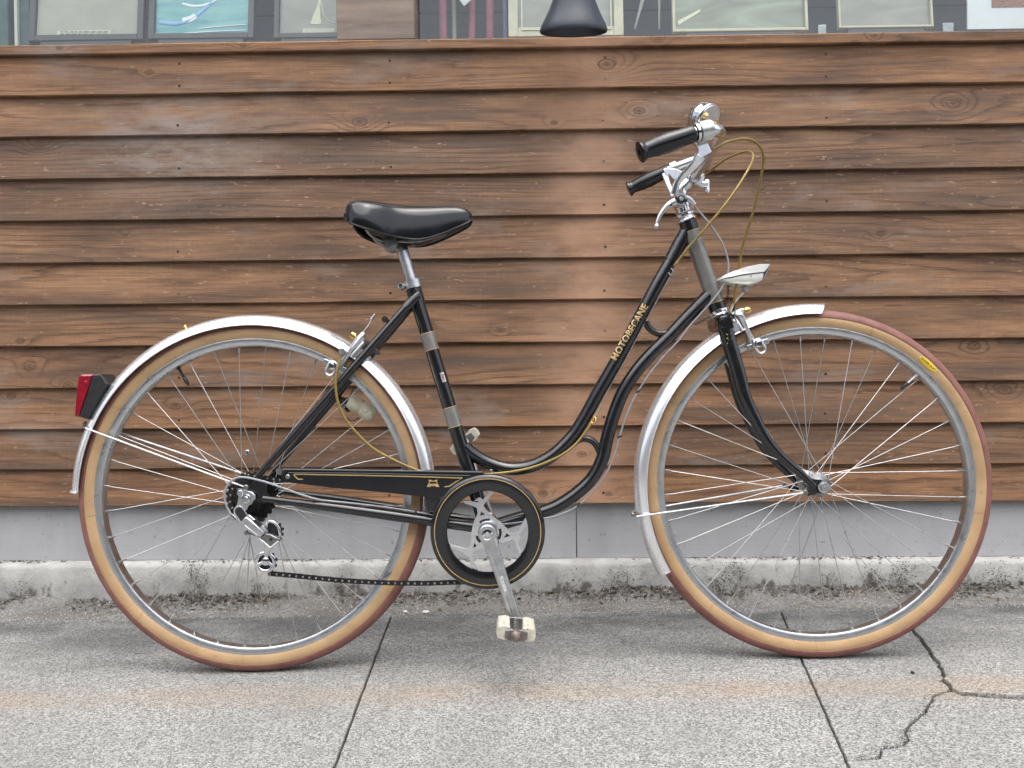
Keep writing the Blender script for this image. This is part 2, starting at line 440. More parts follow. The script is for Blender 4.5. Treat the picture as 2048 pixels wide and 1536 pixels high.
def pavement_mat(name, aged=0.0):
    t = NT(name); co = t.pos(); x, y, z = t.xyz(co)
    flat = co
    v = t.new('ShaderNodeTexVoronoi'); v.inputs['Scale'].default_value = 380; t.l.new(flat, v.inputs['Vector'])
    stone = t.xyz(v.outputs['Color'])[0]
    fine = t.noise(flat, 560, 3, 0.7)
    mid = t.noise(flat, 34, 4, 0.6)
    big = t.noise(flat, 3.2, 5, 0.6)
    c = t.ramp(t.math('ADD', t.math('MULTIPLY', stone, 0.5), t.math('MULTIPLY', fine, 0.5)),
               [(0.26, (0.100, 0.101, 0.100)), (0.42, (0.205, 0.206, 0.200)), (0.56, (0.305, 0.305, 0.294)), (0.76, (0.45, 0.446, 0.428))])
    c = t.mix(t.ramp(mid, [(0.42, 0.0), (0.75, 0.28)]), c, (0.18, 0.178, 0.17))
    c = t.mix(t.ramp(big, [(0.36, 0.34), (0.62, 0.0)]), c, (0.15, 0.149, 0.145))
    # wheel grime and damp dirt between the wheel track and the gutter: a stain with ragged edges
    edge = t.math('ADD', y, t.math('MULTIPLY', t.math('SUBTRACT', t.noise(t.comb(t.math('MULTIPLY', x, 1.6), t.math('MULTIPLY', y, 7.0), 0.0), 1.6, 5, 0.65), 0.5), 0.34))
    dirt = t.math('MULTIPLY', t.ramp(edge, [(-0.02, 0.0), (0.12, 0.40), (0.28, 0.90)]), t.ramp(t.noise(t.comb(t.math('MULTIPLY', x, 3.2), t.math('MULTIPLY', y, 6.5), 2.0), 1.3, 6, 0.7), [(0.34, 0.25), (0.56, 1.0)]))
    c = t.mix(dirt, c, t.mix(1.0, c, (0.31, 0.315, 0.33), 'MULTIPLY'))
    bl = t.noise(t.comb(t.math('MULTIPLY', x, 6.0), t.math('MULTIPLY', y, 14.0), 7.3), 1.0, 4, 0.6)
    c = t.mix(t.ramp(bl, [(0.66, 0.0), (0.82, 0.35)]), c, (0.10, 0.101, 0.105))
    # rust drip line
    yl = t.math('ADD', y, t.math('MULTIPLY', t.noise(t.comb(x, t.math('MULTIPLY', y, 3.0), 5.0), 3.0, 4), 0.06))
    dd = t.math('DIVIDE', t.math('ADD', yl, 0.140 - 0.030), 0.048)
    band = t.math('POWER', 2.718, t.math('MULTIPLY', t.math('MULTIPLY', dd, dd), -1.0))
    rn = t.ramp(t.noise(t.comb(x, t.math('MULTIPLY', y, 2.0), 0.0), 3.4, 4, 0.6), [(0.32, 0.08), (0.68, 0.50)])
    rf = t.ramp(t.noise(flat, 120, 3, 0.6), [(0.3, 0.35), (0.6, 1.0)])
    c = t.mix(t.math('MULTIPLY', t.math('MULTIPLY', band, rn), rf), c, (0.32, 0.200, 0.100))
    h = t.math('ADD', t.math('MULTIPLY', t.math('SUBTRACT', 1.0, v.outputs['Distance']), 0.6), fine)
    t.bump(h, 0.55, 0.0026)
    return t.out(c, 0.85, Specular_IOR_Level=0.3)
M['pave'] = pavement_mat('exposed_aggregate_concrete')

def dirt_mat():
    t = NT('gutter_dirt'); co = t.pos()
    n = t.noise(co, 150, 4, 0.65); b = t.noise(co, 9, 5, 0.6)
    c = t.ramp(n, [(0.28, (0.060, 0.057, 0.054)), (0.52, (0.165, 0.160, 0.152)), (0.75, (0.31, 0.30, 0.285))])
    c = t.mix(t.ramp(b, [(0.42, 0.0), (0.66, 0.7)]), c, (0.095, 0.083, 0.072))
    t.bump(n, 0.8, 0.004)
    return t.out(c, 0.9)
M['dirt'] = dirt_mat()
def footing_mat():
    t = NT('footing_concrete'); co = t.pos(); x, y, z = t.xyz(co)
    n = t.noise(co, 14, 5, 0.62); f = t.noise(co, 170, 3, 0.6)
    c = t.ramp(n, [(0.30, (0.255, 0.252, 0.240)), (0.55, (0.365, 0.362, 0.345)), (0.8, (0.45, 0.445, 0.425))])
    c = t.mix(t.ramp(f, [(0.62, 0.0), (0.74, 0.5)]), c, (0.15, 0.14, 0.125))
    moss = t.noise(t.comb(t.math('MULTIPLY', x, 1.0), 0.0, t.math('MULTIPLY', z, 0.7)), 21, 5, 0.7)
    zz = t.math('SUBTRACT', z, t.math('MULTIPLY', x, G1))
    low = t.ramp(zz, [(0.02, 0.14), (0.09, 0.0)])
    mk = t.ramp(t.math('ADD', moss, low), [(0.63, 0.0), (0.72, 0.85)])
    c = t.mix(mk, c, (0.085, 0.072, 0.058))
    ru = t.noise(t.comb(t.math('MULTIPLY', x, 14.0), 0.0, t.math('MULTIPLY', z, 1.6)), 1.0, 3, 0.6)
    c = t.mix(t.ramp(ru, [(0.70, 0.0), (0.80, 0.5)]), c, (0.33, 0.235, 0.165))
    t.bump(t.math('ADD', n, f), 0.5, 0.003)
    return t.out(c, 0.85)
M['footing'] = footing_mat()
def panel_mat():
    t = NT('grey_base_panel'); co = t.pos(); x, y, z = t.xyz(co)
    n = t.noise(co, 6, 5, 0.6)
    br = t.noise(t.comb(t.math('MULTIPLY', x, 6.0), 0.0, t.math('MULTIPLY', z, 260.0)), 1.0, 3, 0.6)
    c = t.mix(n, (0.335, 0.335, 0.345), (0.41, 0.41, 0.416))
    c = t.mix(t.ramp(br, [(0.50, 0.0), (0.72, 0.22)]), c, (0.25, 0.25, 0.255))
    drip = t.noise(t.comb(t.math('MULTIPLY', x, 5.0), 0.0, t.math('MULTIPLY', z, 0.8)), 1.6, 4, 0.6)
    c = t.mix(t.ramp(drip, [(0.50, 0.0), (0.72, 0.45)]), c, (0.27, 0.265, 0.265))
    c = t.mix(t.ramp(t.noise(co, 22, 5, 0.7), [(0.56, 0.0), (0.74, 0.4)]), c, (0.24, 0.235, 0.225))
    sp = t.noise(co, 75, 2, 0.5)
    c = t.mix(t.ramp(sp, [(0.70, 0.0), (0.75, 0.7)]), c, (0.16, 0.15, 0.14))
    t.bump(br, 0.3, 0.001)
    return t.out(c, 0.62)
M['panel'] = panel_mat()
M['road'] = worn('asphalt', (0.048, 0.048, 0.05), (0.065, 0.065, 0.066), (0.8, 0.95), scale=30, bump=0.004, bscale=220)
M['soil'] = worn('crack_soil', (0.050, 0.047, 0.044), (0.085, 0.080, 0.073), (0.9, 1.0), scale=150, bump=0.002)
M['opposite'] = worn('dark_render', (0.10, 0.095, 0.09), (0.14, 0.135, 0.125), (0.8, 0.9), scale=2)
M['hole'] = worn('dark_backing', (0.012, 0.010, 0.009), (0.02, 0.017, 0.015), (0.8, 0.95))
M['screw'] = worn('rusty_screw', (0.05, 0.035, 0.028), (0.025, 0.018, 0.015), (0.5, 0.7), 0.5, 300)
M['leaf'] = worn('dead_leaf', (0.120, 0.105, 0.090), (0.045, 0.040, 0.036), (0.7, 0.9), scale=70)
M['straw'] = worn('dry_straw', (0.42, 0.33, 0.20), (0.30, 0.225, 0.13), (0.6, 0.8), scale=50)
M['moss'] = worn('dry_moss', (0.052, 0.045, 0.033), (0.09, 0.078, 0.058), (0.85, 0.95), scale=120)
M['grit'] = worn('pale_grit', (0.42, 0.41, 0.39), (0.26, 0.255, 0.245), (0.7, 0.9), scale=60)

# ------------------------------------------------------------------ the ground
SEAM_Y = 0.335
g = MB()
def gz(x): return ground_z(x)
g.add([(-400, -400, -0.06 - G1 * 0), (400, -400, -0.06), (400, 400, -0.06), (-400, 400, -0.06)], [(0, 1, 2, 3)])
tag(g.build('ground', M['road'], smooth=0), kind='structure')

# unseen building, added behind the viewer to shade low sky and show in chrome
ob = MB(); ob.box((0.0, -9.5, 1.55), (60.0, 3.0, 3.3)); ob.box((0.0, -9.6, 3.35), (61.0, 3.6, 0.3))
tag(ob.build('added_building', M['opposite'], smooth=0), kind='structure')
pav = tag(empty('pavement'), kind='structure')
def slab(outline, lift=0.0):
    """one cast slab or broken piece of it: outline of (x, y) on the pavement, arrises rounded over"""
    pts = [Vector((p[0], p[1], 0)) for p in outline]
    area = sum(pts[i].x * pts[(i + 1) % len(pts)].y - pts[(i + 1) % len(pts)].x * pts[i].y for i in range(len(pts)))
    if area < 0: pts.reverse()
    n = len(pts)
    def inset(d):
        out = []
        for i in range(n):
            a, b, c = pts[i - 1], pts[i], pts[(i + 1) % n]
            e1 = (b - a); e2 = (c - b)
            n1 = Vector((-e1.y, e1.x, 0)).normalized(); n2 = Vector((-e2.y, e2.x, 0)).normalized()
            m = n1 + n2
            m = m / max(0.35, m.length_squared / 2) if m.length > 1e-4 else n1
            out.append(b + m * d)
        return out
    rings = [(inset(0.0), -0.08), (inset(0.0), -0.004), (inset(0.0004), -0.0012), (inset(0.0013), 0.0)]
    mb = MB(); vs = []; fs = []
    for r, dz in rings: vs += [Vector((p.x, p.y, gz(p.x) + dz + lift * min(1.0, max(0.0, (TOP - p.y) * 6))) ) for p in r]
    for k in range(len(rings) - 1):
        for i in range(n):
            j = (i + 1) % n
            fs.append((k * n + i, k * n + j, (k + 1) * n + j, (k + 1) * n + i))
    top = (len(rings) - 1) * n
    fs += [tuple(i + top for i in t) for t in geometry.tessellate_polygon([rings[-1][0]])]
    mb.add(vs, fs)
    return mb.build('slab', M['pave'], pav, smooth=0)
def rough_line(pts, amp=0.003, step=0.012):
    out = []
    for a, b in zip(pts[:-1], pts[1:]):
        a, b = Vector(a), Vector(b); L = (b - a).length; m = max(1, int(L / step))
        nrm = Vector((-(b - a).y, (b - a).x)).normalized()
        for k in range(m):
            p = a.lerp(b, k / m)
            out.append(p + nrm * (noise.noise(Vector((p.x * 90, p.y * 90, 1.7))) * amp + noise.noise(Vector((p.x * 320, p.y * 320, 4.2))) * amp * 0.5))
    out.append(Vector(pts[-1]))
    return out
def gp(px, py): v = G(px, py); return Vector((v.x, v.y))
FRONT = -3.2
def off(line, d):
    out = []
    for i, p in enumerate(line):
        a = line[max(0, i - 1)]; b = line[min(len(line) - 1, i + 1)]
        t = (b - a).normalized(); out.append(p + Vector((-t.y, t.x)) * d)
    return out
j1t, j1b = gp(779, 1240), gp(668, 1536)
s1 = (j1b.x - j1t.x) / (j1b.y - j1t.y)
def j1(y): return Vector((j1t.x + s1 * (y - j1t.y), y))
j2pts = [gp(1563, 1226), gp(1607, 1318), gp(1640, 1402), gp(1694.5, 1526)]
s2 = (j2pts[-1].x - j2pts[0].x) / (j2pts[-1].y - j2pts[0].y)
def j2(y): return Vector((j2pts[0].x + s2 * (y - j2pts[0].y), y))
TOP = SEAM_Y
# joints as rough lines from the gutter seam towards the viewer
J1 = rough_line([j1(TOP), j1(-0.6), j1(FRONT)], 0.0016, 0.02)
crossing = gp(1697, 1522)
J2a = rough_line([j2(TOP), j2(crossing.y)], 0.0014, 0.02)
J2b = rough_line([j2(crossing.y), j2(FRONT)], 0.0014, 0.03)
crA = [gp(1800, 1222), gp(1826, 1259), gp(1848, 1288.5), gp(1864, 1310), gp(1884, 1340), gp(1890, 1362), gp(1902.6, 1381)]
crA[0].y = TOP
crAr = [gp(1902.6, 1381), gp(1921, 1389), gp(1965, 1392.6), gp(2005, 1396), gp(2048, 1395), gp(2150, 1402), gp(2280, 1388)]
crB = [gp(1902.6, 1381), gp(1880, 1386), gp(1866, 1394), gp(1850, 1424), gp(1822, 1449), gp(1809.5, 1467), gp(1818.6, 1478.5), gp(1804, 1489), gp(1764, 1498.5), gp(1756.5, 1515), j2(crossing.y)]
XR = 1.75
crAr.append(Vector((XR, crAr[-1].y + 0.02)))
CA, CAR, CB = rough_line(crA, 0.006, 0.016), rough_line(crAr, 0.006, 0.016), rough_line(crB, 0.004, 0.018)
def shift_line(line, dx, dy): return [p + Vector((dx, dy)) for p in line]
# left slab, middle slab
slab([Vector((-1.62, TOP)), *shift_line(J1, -0.0017, 0), Vector((-1.62, FRONT))])
slab([*shift_line(J1, 0.0017, 0), *reversed(shift_line(J2b, -0.0017, 0)), *reversed(shift_line(J2a, -0.0017, 0)[:-1])])
# right slab, broken into three
slab([*shift_line(J2a, 0.0017, 0), *reversed([p + Vector((-0.0006, 0.0018)) for p in CB[1:-1]]), *reversed([p + Vector((-0.0026, -0.0006)) for p in CA])])
slab([*[p + Vector((0.0026, 0.0010)) for p in CA], *[p + Vector((0.001, 0.0050)) for p in CAR[1:]], Vector((XR, TOP))], lift=0.004)
slab([*[p + Vector((0.0004, -0.0040)) for p in CAR], Vector((XR, FRONT)), *reversed([p + Vector((0.0017, 0)) for p in J2b]), *reversed([p + Vector((0.0006, -0.0018)) for p in CB[1:-1]])])
# neighbouring slabs to either side, out of the picture
slab([Vector((-1.626, TOP)), Vector((-1.626, FRONT)), Vector((-6.0, FRONT)), Vector((-6.0, TOP))])
slab([Vector((XR + 0.006, TOP)), Vector((XR + 0.006, FRONT)), Vector((6.0, FRONT)), Vector((6.0, TOP))])
# bed of soil that fills the joints and cracks
bed = MB()
bed.add([(-6.0, FRONT, gz(-6.0) - 0.011), (6.0, FRONT, gz(6.0) - 0.011), (6.0, 0.56, gz(6.0) - 0.011), (-6.0, 0.56, gz(-6.0) - 0.011)], [(0, 1, 2, 3)])
tag(bed.build('soil_bed', M['soil'], pav, smooth=0))

crumbs = MB(); random.seed(21)
for line, amount in ((J1, 170), (J2a, 110), (J2b, 40), (CA, 170), (CAR, 170), (CB, 150)):
    for _ in range(amount):
        i = random.randrange(len(line) - 1); p = line[i].lerp(line[i + 1], random.random()); r = random.uniform(.0007, .0022)
        if p.y < -.9: continue
        c = Vector((p.x + random.gauss(0, .004), p.y + random.gauss(0, .004), gz(p.x) + .0004))
        R = Matrix.Rotation(random.uniform(0, 6), 3, 'Z')
        crumbs.add([c + R @ (Vector(q) * r) for q in ((1, 0, 0), (-.9, .2, 0), (0, 1, 0), (.1, -.8, 0), (0, 0, .8))], [(0, 2, 4), (2, 1, 4), (1, 3, 4), (3, 0, 4)])
tag(crumbs.build('soil_crumbs', M['soil'], pav, smooth=0), kind='stuff')
chips = MB()
for _ in range(420):
    x, y = random.uniform(-1.2, 1.2), random.uniform(-.55, .33); r = random.choice((.0006, .0009, .0012, .0018)); c = Vector((x, y, gz(x) + .0003)); R = Matrix.Rotation(random.uniform(0, 6), 3, 'Z')
    chips.add([c + R @ (Vector(q) * r) for q in ((1, 0, 0), (-.9, .2, 0), (0, 1, 0), (.1, -.8, 0), (0, 0, .8))], [(0, 2, 4), (2, 1, 4), (1, 3, 4), (3, 0, 4)])
tag(chips.build('loose_grit', M['soil'], pav, smooth=0), kind='stuff')

# gutter of old asphalt and dirt at the foot of the wall
gut = MB(); nx, ny = 620, 16
vs = []
for j in range(ny + 1):
    y = SEAM_Y + 0.003 + (0.50 - SEAM_Y - 0.003) * j / ny
    for i in range(nx + 1):
        x = -6.0 + 12.0 * (0.5 + 4 * (i / nx - .5) ** 3 * .75 + (i / nx - .5) * .25)
        t = j / ny
        h = 0.0045 * noise.noise(Vector((x * 9, y * 22, 0))) + 0.0035 * noise.noise(Vector((x * 60, y * 60, 3)))
        pile = max(0.0, t - 0.45) * 0.030 * (0.7 + 0.8 * noise.noise(Vector((x * 5, 0, 9))))
        edge = -0.006 * max(0, 1 - t * 8)
        vs.append((x, y, gz(x) + h * min(1, t * 5) + pile + edge))
fs = [(j * (nx + 1) + i, j * (nx + 1) + i + 1, (j + 1) * (nx + 1) + i + 1, (j + 1) * (nx + 1) + i) for j in range(ny) for i in range(nx)]
gut.add(vs, fs)
tag(gut.build('gutter', M['dirt'], smooth=60), kind='structure')
def gut_z(x, y):
    t = (y - SEAM_Y) / (0.50 - SEAM_Y)
    if t < 0: return gz(x)
    h = 0.0045 * noise.noise(Vector((x * 9, y * 22, 0)))
    return gz(x) + h * min(1, t * 5) + max(0.0, t - 0.45) * 0.030 * (0.7 + 0.8 * noise.noise(Vector((x * 5, 0, 9))))

# ------------------------------------------------------------------ the shop wall
wall = tag(empty('shop_wall', (0, 0.5, 0)), 'brown clapboard shop front with a window band above and a concrete footing below', 'wall', kind='thing')
OX = Vector((0, 0.5, 0))
FACE_Y = 0.500
XL, XE = -6.0, 6.0
ledge_z = 0.5 * (W(1205, 1120, 0.485).z + W(0, 1133.6, 0.485).z)
# footing: a long concrete curb with a worn arris
ft = MB(); prof = [(0.487, -0.06), (0.485, 0.04), (0.4865, ledge_z - 0.012), (0.4915, ledge_z - 0.003), (0.499, ledge_z), (0.57, ledge_z + 0.002), (0.57, -0.06)]
nseg = 430; vs = []; m = len(prof)
for i in range(nseg + 1):
    x = XL + (XE - XL) * i / nseg
    for k, (y, z) in enumerate(prof):
        w = 0.0022 * noise.noise(Vector((x * 7, k * 3.1, 2))) + 0.0016 * noise.noise(Vector((x * 30, k * 3.1, 5)))
        vs.append((x, y + (w if 0 < k < 5 else 0), z + (w if 2 <= k <= 4 else 0)))
fs = [(i * m + k, (i + 1) * m + k, (i + 1) * m + (k + 1) % m, i * m + (k + 1) % m) for i in range(nseg) for k in range(m)]
ft.add(vs, fs)
ft.build('footing', M['footing'], wall, smooth=40).location = -OX
# grey base panels above the footing, butt-jointed
zb_top = W(1205, 1006.6, 0.52).z + 0.05
jx = W(1153, 1060, 0.524).x
edges = [XL, jx - 5.46, jx - 3.64, jx - 1.82, jx, jx + 1.82, jx + 3.64, jx + 5.46, XE]
for a, b in zip(edges[:-1], edges[1:]):
    p = MB(); p.box(((a + b) / 2, 0.533, (ledge_z + 0.001 + zb_top) / 2), (b - a - 0.0028, 0.018, zb_top - ledge_z - 0.001))
    p.build('base_panel', M['panel'], wall, smooth=0, bevel=0.0012).location = -OX
# dark sheathing behind the boards
p = MB(); p.box((0.0, 0.556, 0.85), (XE - XL, 0.012, 1.20)); p.build('sheathing', M['hole'], wall, smooth=0).location = -OX

# clapboards
mids = [(1065, 177), (1065, 260), (1065, 346), (1065, 430.5), (1065, 515.6), (1065, 600), (1205, 683), (1205, 768), (1205, 851), (1205, 932), (1205, 1006.6)]
zbs = [W(px, py, FACE_Y).z for px, py in mids]
ztop0 = W(1065, 96, FACE_Y).z
def knots(i):
    k = {0: [(1213, 130, .015), (300, 148, .005), (2460, 138, .009), (2420, 118, .010)],
         1: [(720, 245, .013), (1108, 247, .006), (1278, 222, .010), (1905, 207, .012)],
         2: [(77, 290, .010), (-420, 300, .010), (2560, 318, .008), (2400, 300, .008)],
         3: [(-470, 395, .010), (2450, 400, .011), (1520, 380, .004), (2360, 390, .009)],
         4: [(250, 470, .005), (-180, 480, .008), (2430, 495, .009), (1760, 470, .006)],
         5: [(640, 560, .005), (-320, 570, .010), (2400, 560, .009), (2550, 575, .008)],
         6: [(45, 683, .005), (-420, 650, .010), (2460, 640, .008), (1000, 660, .005)],
         7: [(140, 770, .009), (60, 735, .009), (1950, 690, .009), (-330, 730, .009)],
         8: [(22, 793, .008), (352, 812, .009), (2010, 780, .012), (-390, 820, .008)],
         9: [(1163, 908, .008), (-320, 900, .010), (-620, 905, .009), (2530, 870, .008)],
         10: [(1086, 987, .008), (1217, 987, .006), (-300, 980, .009), (2490, 965, .010)]}[i]
    return k
for i, zb in enumerate(zbs):
    above = zbs[i - 1] if i else ztop0
    hgt = (above - zb) + (0.016 if i else -0.0035)
    mb = MB(); n = 230; vs = []
    for s in range(n + 1):
        x = XL + (XE - XL) * s / n
        wv = 0.0012 * noise.noise(Vector((x * 2.2, i * 7.3, 0))) + 0.0007 * noise.noise(Vector((x * 11, i * 7.3, 2)))
        wy = 0.0018 * noise.noise(Vector((x * 1.3, i * 5.1, 7)))
        back = 0.014 if i else 0.004
        pr = [(0.0015, 0.0), (0.0, 0.0018), (0.0 + back * 0.5, hgt * 0.5), (back, hgt), (back + 0.013, hgt), (0.0150, 0.0)]
        for k, (y, z) in enumerate(pr):
            vs.append((x, y + (wy if k < 3 else 0), z + (wv if k in (0, 1, 5) else 0)))
    m = 6
    fs = [(s * m + k, (s + 1) * m + k, (s + 1) * m + (k + 1) % m, s * m + (k + 1) % m) for s in range(n) for k in range(m)]
    fs += [tuple(range(m)), tuple(n * m + k for k in reversed(range(m)))]
    mb.add(vs, fs)
    o = mb.build('clapboard', M['wood'], wall, smooth=30)
    o.location = Vector((0, FACE_Y, zb)) - OX
    for nm, (px, py, r) in zip(('knot_a', 'knot_b', 'knot_c', 'knot_d'), knots(i)):
        q = W(px, py, FACE_Y + 0.008)
        o[nm] = (q.x, q.z - zb, r)
    # screws
    for px in (-75, 356, 780, 1209, 1652, 2090):
        xs = W(px, mids[i][1], FACE_Y).x + random.uniform(-.004, .004)
        for zz in ((0.020, 0.078) if i == 0 else (0.024 + random.uniform(-.004, .004),)):
            if 'SCREW' not in globals():
                sc = MB(); sc.lathe([(0.0, 0.001), (0.0012, 0.0004), (0.0032, 0.0), (0.0036, 0.0016)], n=10)
                SCREW = sc.mesh('screw', M['screw'])
            c = link('screw', SCREW, o)
            c.location = (xs, (0.014 if i else 0.004) * zz / hgt - 0.0008, zz)
# sill
zs0, zs1 = W(1065, 94.6, 0.49).z, W(1065, 74, 0.49).z
sl = MB(); n = 100; vs = []
for s in range(n + 1):
    x = XL + (XE - XL) * s / n; wv = 0.0008 * noise.noise(Vector((x * 4, 3, 0)))
    for y, z in ((0.4915, zs0), (0.490, zs0 + 0.002), (0.490, zs1 - 0.004 + wv), (0.4925, zs1 - 0.0008 + wv), (0.60, zs1 + 0.004), (0.60, zs0)):
        vs.append((x, y - 0.5, z - zs0))
fs = [(s * 6 + k, (s + 1) * 6 + k, (s + 1) * 6 + (k + 1) % 6, s * 6 + (k + 1) % 6) for s in range(n) for k in range(6)]
sl.add(vs, fs)
o = sl.build('sill', M['wood'], wall, smooth=30); o.location = (0, 0, zs0)
for nm, kx in zip(('knot_a', 'knot_b', 'knot_c', 'knot_d'), (-0.72, 0.35, -1.2, 0.9)): o[nm] = (kx, 0.016, 0.006)
# posts between the panes
WIN_TOP = 2.28
def post(pa, pb, yb):
    a, b = W(pa, yb, 0.497), W(pb, yb, 0.497)
    q = MB(); q.box((0, 0, 0), (b.x - a.x, 0.09, WIN_TOP - zs1 - 0.002))
    r = q.build('window_post', M['postwood'], wall, smooth=0, bevel=0.003)
    r.location = Vector(((a.x + b.x) / 2, 0.0445 + 0.497, (WIN_TOP + zs1 + 0.002) / 2)) - OX
    return a.x, b.x
pA = post(673, 829, 60)
panes = [(XL, pA[0]), (pA[1], XE)]
def glass():
    t = NT('window_glass')
    tr = t.new('ShaderNodeBsdfTransparent'); tr.inputs[0].default_value = (0.90, 0.95, 0.93, 1)
    gl = t.new('ShaderNodeBsdfGlossy'); gl.inputs['Roughness'].default_value = 0.015
    fr = t.new('ShaderNodeLayerWeight'); fr.inputs['Blend'].default_value = 0.5
    k = t.math('ADD', t.math('MULTIPLY', t.math('POWER', fr.outputs['Facing'], 5.0), 0.89), 0.11)
    mx = t.new('ShaderNodeMixShader'); t.l.new(k, mx.inputs[0]); t.l.new(tr.outputs[0], mx.inputs[1]); t.l.new(gl.outputs[0], mx.inputs[2])
    t.l.new(mx.outputs[0], t.n['Material Output'].inputs['Surface'])
    return t.m
M['glass'] = glass()
for a, b in panes:
    q = MB(); q.add([(a, 0.552, zs1), (b, 0.552, zs1), (b, 0.552, WIN_TOP), (a, 0.552, WIN_TOP)], [(0, 1, 2, 3)])
    q.build('window_pane', M['glass'], wall, smooth=0).location = -OX
# head of the wall above the window: more boards
for k in range(9):
    q = MB(); z0 = WIN_TOP + 0.109 * k
    q.add([(XL, .5, z0), (XE, .5, z0), (XE, .5, z0 + .002), (XL, .5, z0 + .002), (XL, .517, z0 + .125), (XE, .517, z0 + .125), (XE, .533, z0 + .125), (XL, .533, z0 + .125), (XL, .5215, z0), (XE, .5215, z0)],
          [(0, 1, 2, 3), (3, 2, 5, 4), (4, 5, 6, 7), (7, 6, 9, 8), (8, 9, 1, 0)])
    o = q.shift((0, .5, z0)).build('clapboard', M['wood'], wall, smooth=0); o.location = (0, 0, z0)
    for nm in ('knot_a', 'knot_b', 'knot_c', 'knot_d'): o[nm] = (random.uniform(-3, 3), random.uniform(.03, .09), .01)
# the room behind the glass
SHELF_Z = 1.488
M['room'] = worn('dim_room_boards', (0.15, 0.14, 0.13), (0.20, 0.185, 0.17), (0.7, 0.9), scale=8)
M['shelf'] = worn('display_shelf', (0.22, 0.17, 0.12), (0.16, 0.12, 0.085), (0.5, 0.7), scale=12)
q = MB(); q.box((0.0, 0.98, SHELF_Z - 0.014), (XE - XL, 0.74, 0.026)); q.build('display_shelf', M['shelf'], wall, smooth=0).location = -OX
for k in range(8):      # horizontal boards of the back wall
    q = MB(); q.box((0.0, 1.36, SHELF_Z + 0.052 + k * 0.104), (XE - XL, 0.02, 0.098)); q.build('back_board', M['room'], wall, smooth=0).location = -OX
q = MB(); q.box((0.0, 1.40, 1.9), (XE - XL, 0.03, 1.6)); q.build('back_wall', M['hole'], wall, smooth=0).location = -OX
q = MB(); q.box((0.0, 0.98, WIN_TOP + 0.03), (XE - XL, 0.86, 0.04)); q.build('ceiling', M['room'], wall, smooth=0).location = -OX
for x in (XL + .02, XE - .02):
    q = MB(); q.box((x, 0.99, 1.9), (.03, .78, .8)); q.build('end_wall', M['room'], wall, smooth=0).location = -OX

# ------------------------------------------------------------------ litter in the gutter
def scatter(name, mat, count, mk, label, cat):
    mb = MB()
    for _ in range(count): mk(mb)
    o = mb.build(name, mat, smooth=0)
    return tag(o, label, cat, kind='stuff')
def pos_gutter(near=0.5):
    x = random.uniform(-1.5, 1.5)
    for _ in range(20):
        if noise.noise(Vector((x * 4.3, 2.2, 0))) + random.uniform(-.5, .35) > 0: break
        x = random.uniform(-1.5, 1.5)
    y = 0.484 - abs(random.gauss(0, 0.045)) * near * 1.7
    return x, y
def mk_leaf(mb):
    x, y = pos_gutter(); L = random.uniform(0.0018, 0.0062) * random.choice((1, 1, 1, 1.7)); w = L * random.uniform(.25, .5)
    R = Matrix.Rotation(random.uniform(0, 6.28), 3, 'Z') @ Matrix.Rotation(random.gauss(0, .5), 3, 'X') @ Matrix.Rotation(random.gauss(0, .45), 3, 'Y')
    c = Vector((x, y, gut_z(x, y) + random.uniform(.001, .007)))
    bend = random.uniform(-.3, .5) * w
    mb.add([c + R @ Vector(p) for p in ((-L, 0, 0), (0, -w, bend), (L, 0, 0), (0, w, bend))], [(0, 1, 2), (0, 2, 3)])
scatter('leaf_litter', M['leaf'], 5600, mk_leaf, 'brown crumbled dead leaves lying along the foot of the wall', 'leaf litter')
def mk_straw(mb):
    x, y = pos_gutter(1.2); L = random.uniform(.008, .045); a = random.gauss(0, .7)
    d = Vector((math.cos(a), math.sin(a) * .5, random.gauss(0, .08))).normalized()
    c = Vector((x, max(y, .32), gut_z(x, y) + .004)); s = Vector((-d.y, d.x, 0)).normalized() * random.uniform(.0004, .0010)
    mid = c + d * L * .5 + s * random.uniform(-6, 6) + Vector((0, 0, .002))
    mb.add([c - s, c + s, mid + s, mid - s, c + d * L, ], [(0, 1, 2, 3), (3, 2, 4)])
scatter('dry_grass', M['straw'], 190, mk_straw, 'thin dry straws and twigs scattered in the gutter', 'dry grass')
def mk_grit(mb):
    x = random.uniform(-1.5, 1.5); y = random.uniform(.306, .485); r = random.uniform(.0008, .0026)
    c = Vector((x, y, gut_z(x, y) + r * .5))
    R = Matrix.Rotation(random.uniform(0, 6), 3, 'Z') @ Matrix.Rotation(random.uniform(0, 6), 3, 'X')
    mb.add([c + R @ (Vector(p) * r * random.uniform(.7, 1.2)) for p in ((1, 0, 0), (-1, 0, 0), (0, 1, 0), (0, -1, 0), (0, 0, 1), (0, 0, -1))],
           [(0, 2, 4), (2, 1, 4), (1, 3, 4), (3, 0, 4), (2, 0, 5), (1, 2, 5), (3, 1, 5), (0, 3, 5)])
scatter('gravel', M['grit'], 3200, mk_grit, 'pale grit lying loose in the dirty gutter strip', 'grit')
def mk_moss(mb):
    px, py = random.choice(MOSS); r = random.gauss(0, 1), random.gauss(0, 1)
    q = W(px + r[0] * 13, py + r[1] * 16, 0.484)
    q.z = min(q.z, ledge_z - 0.002); q.z = max(q.z, gz(q.x) + .002)
    L = random.uniform(.002, .006)
    R = Matrix.Rotation(random.uniform(0, 6.28), 3, 'Y') @ Matrix.Rotation(random.gauss(0, .7), 3, 'X')
    c = Vector((q.x, 0.4835 - random.uniform(0, .003), q.z))
    mb.add([c + R @ Vector(p) for p in ((-L * .25, 0, 0), (L * .25, 0, 0), (0, -.001, L))], [(0, 1, 2)])
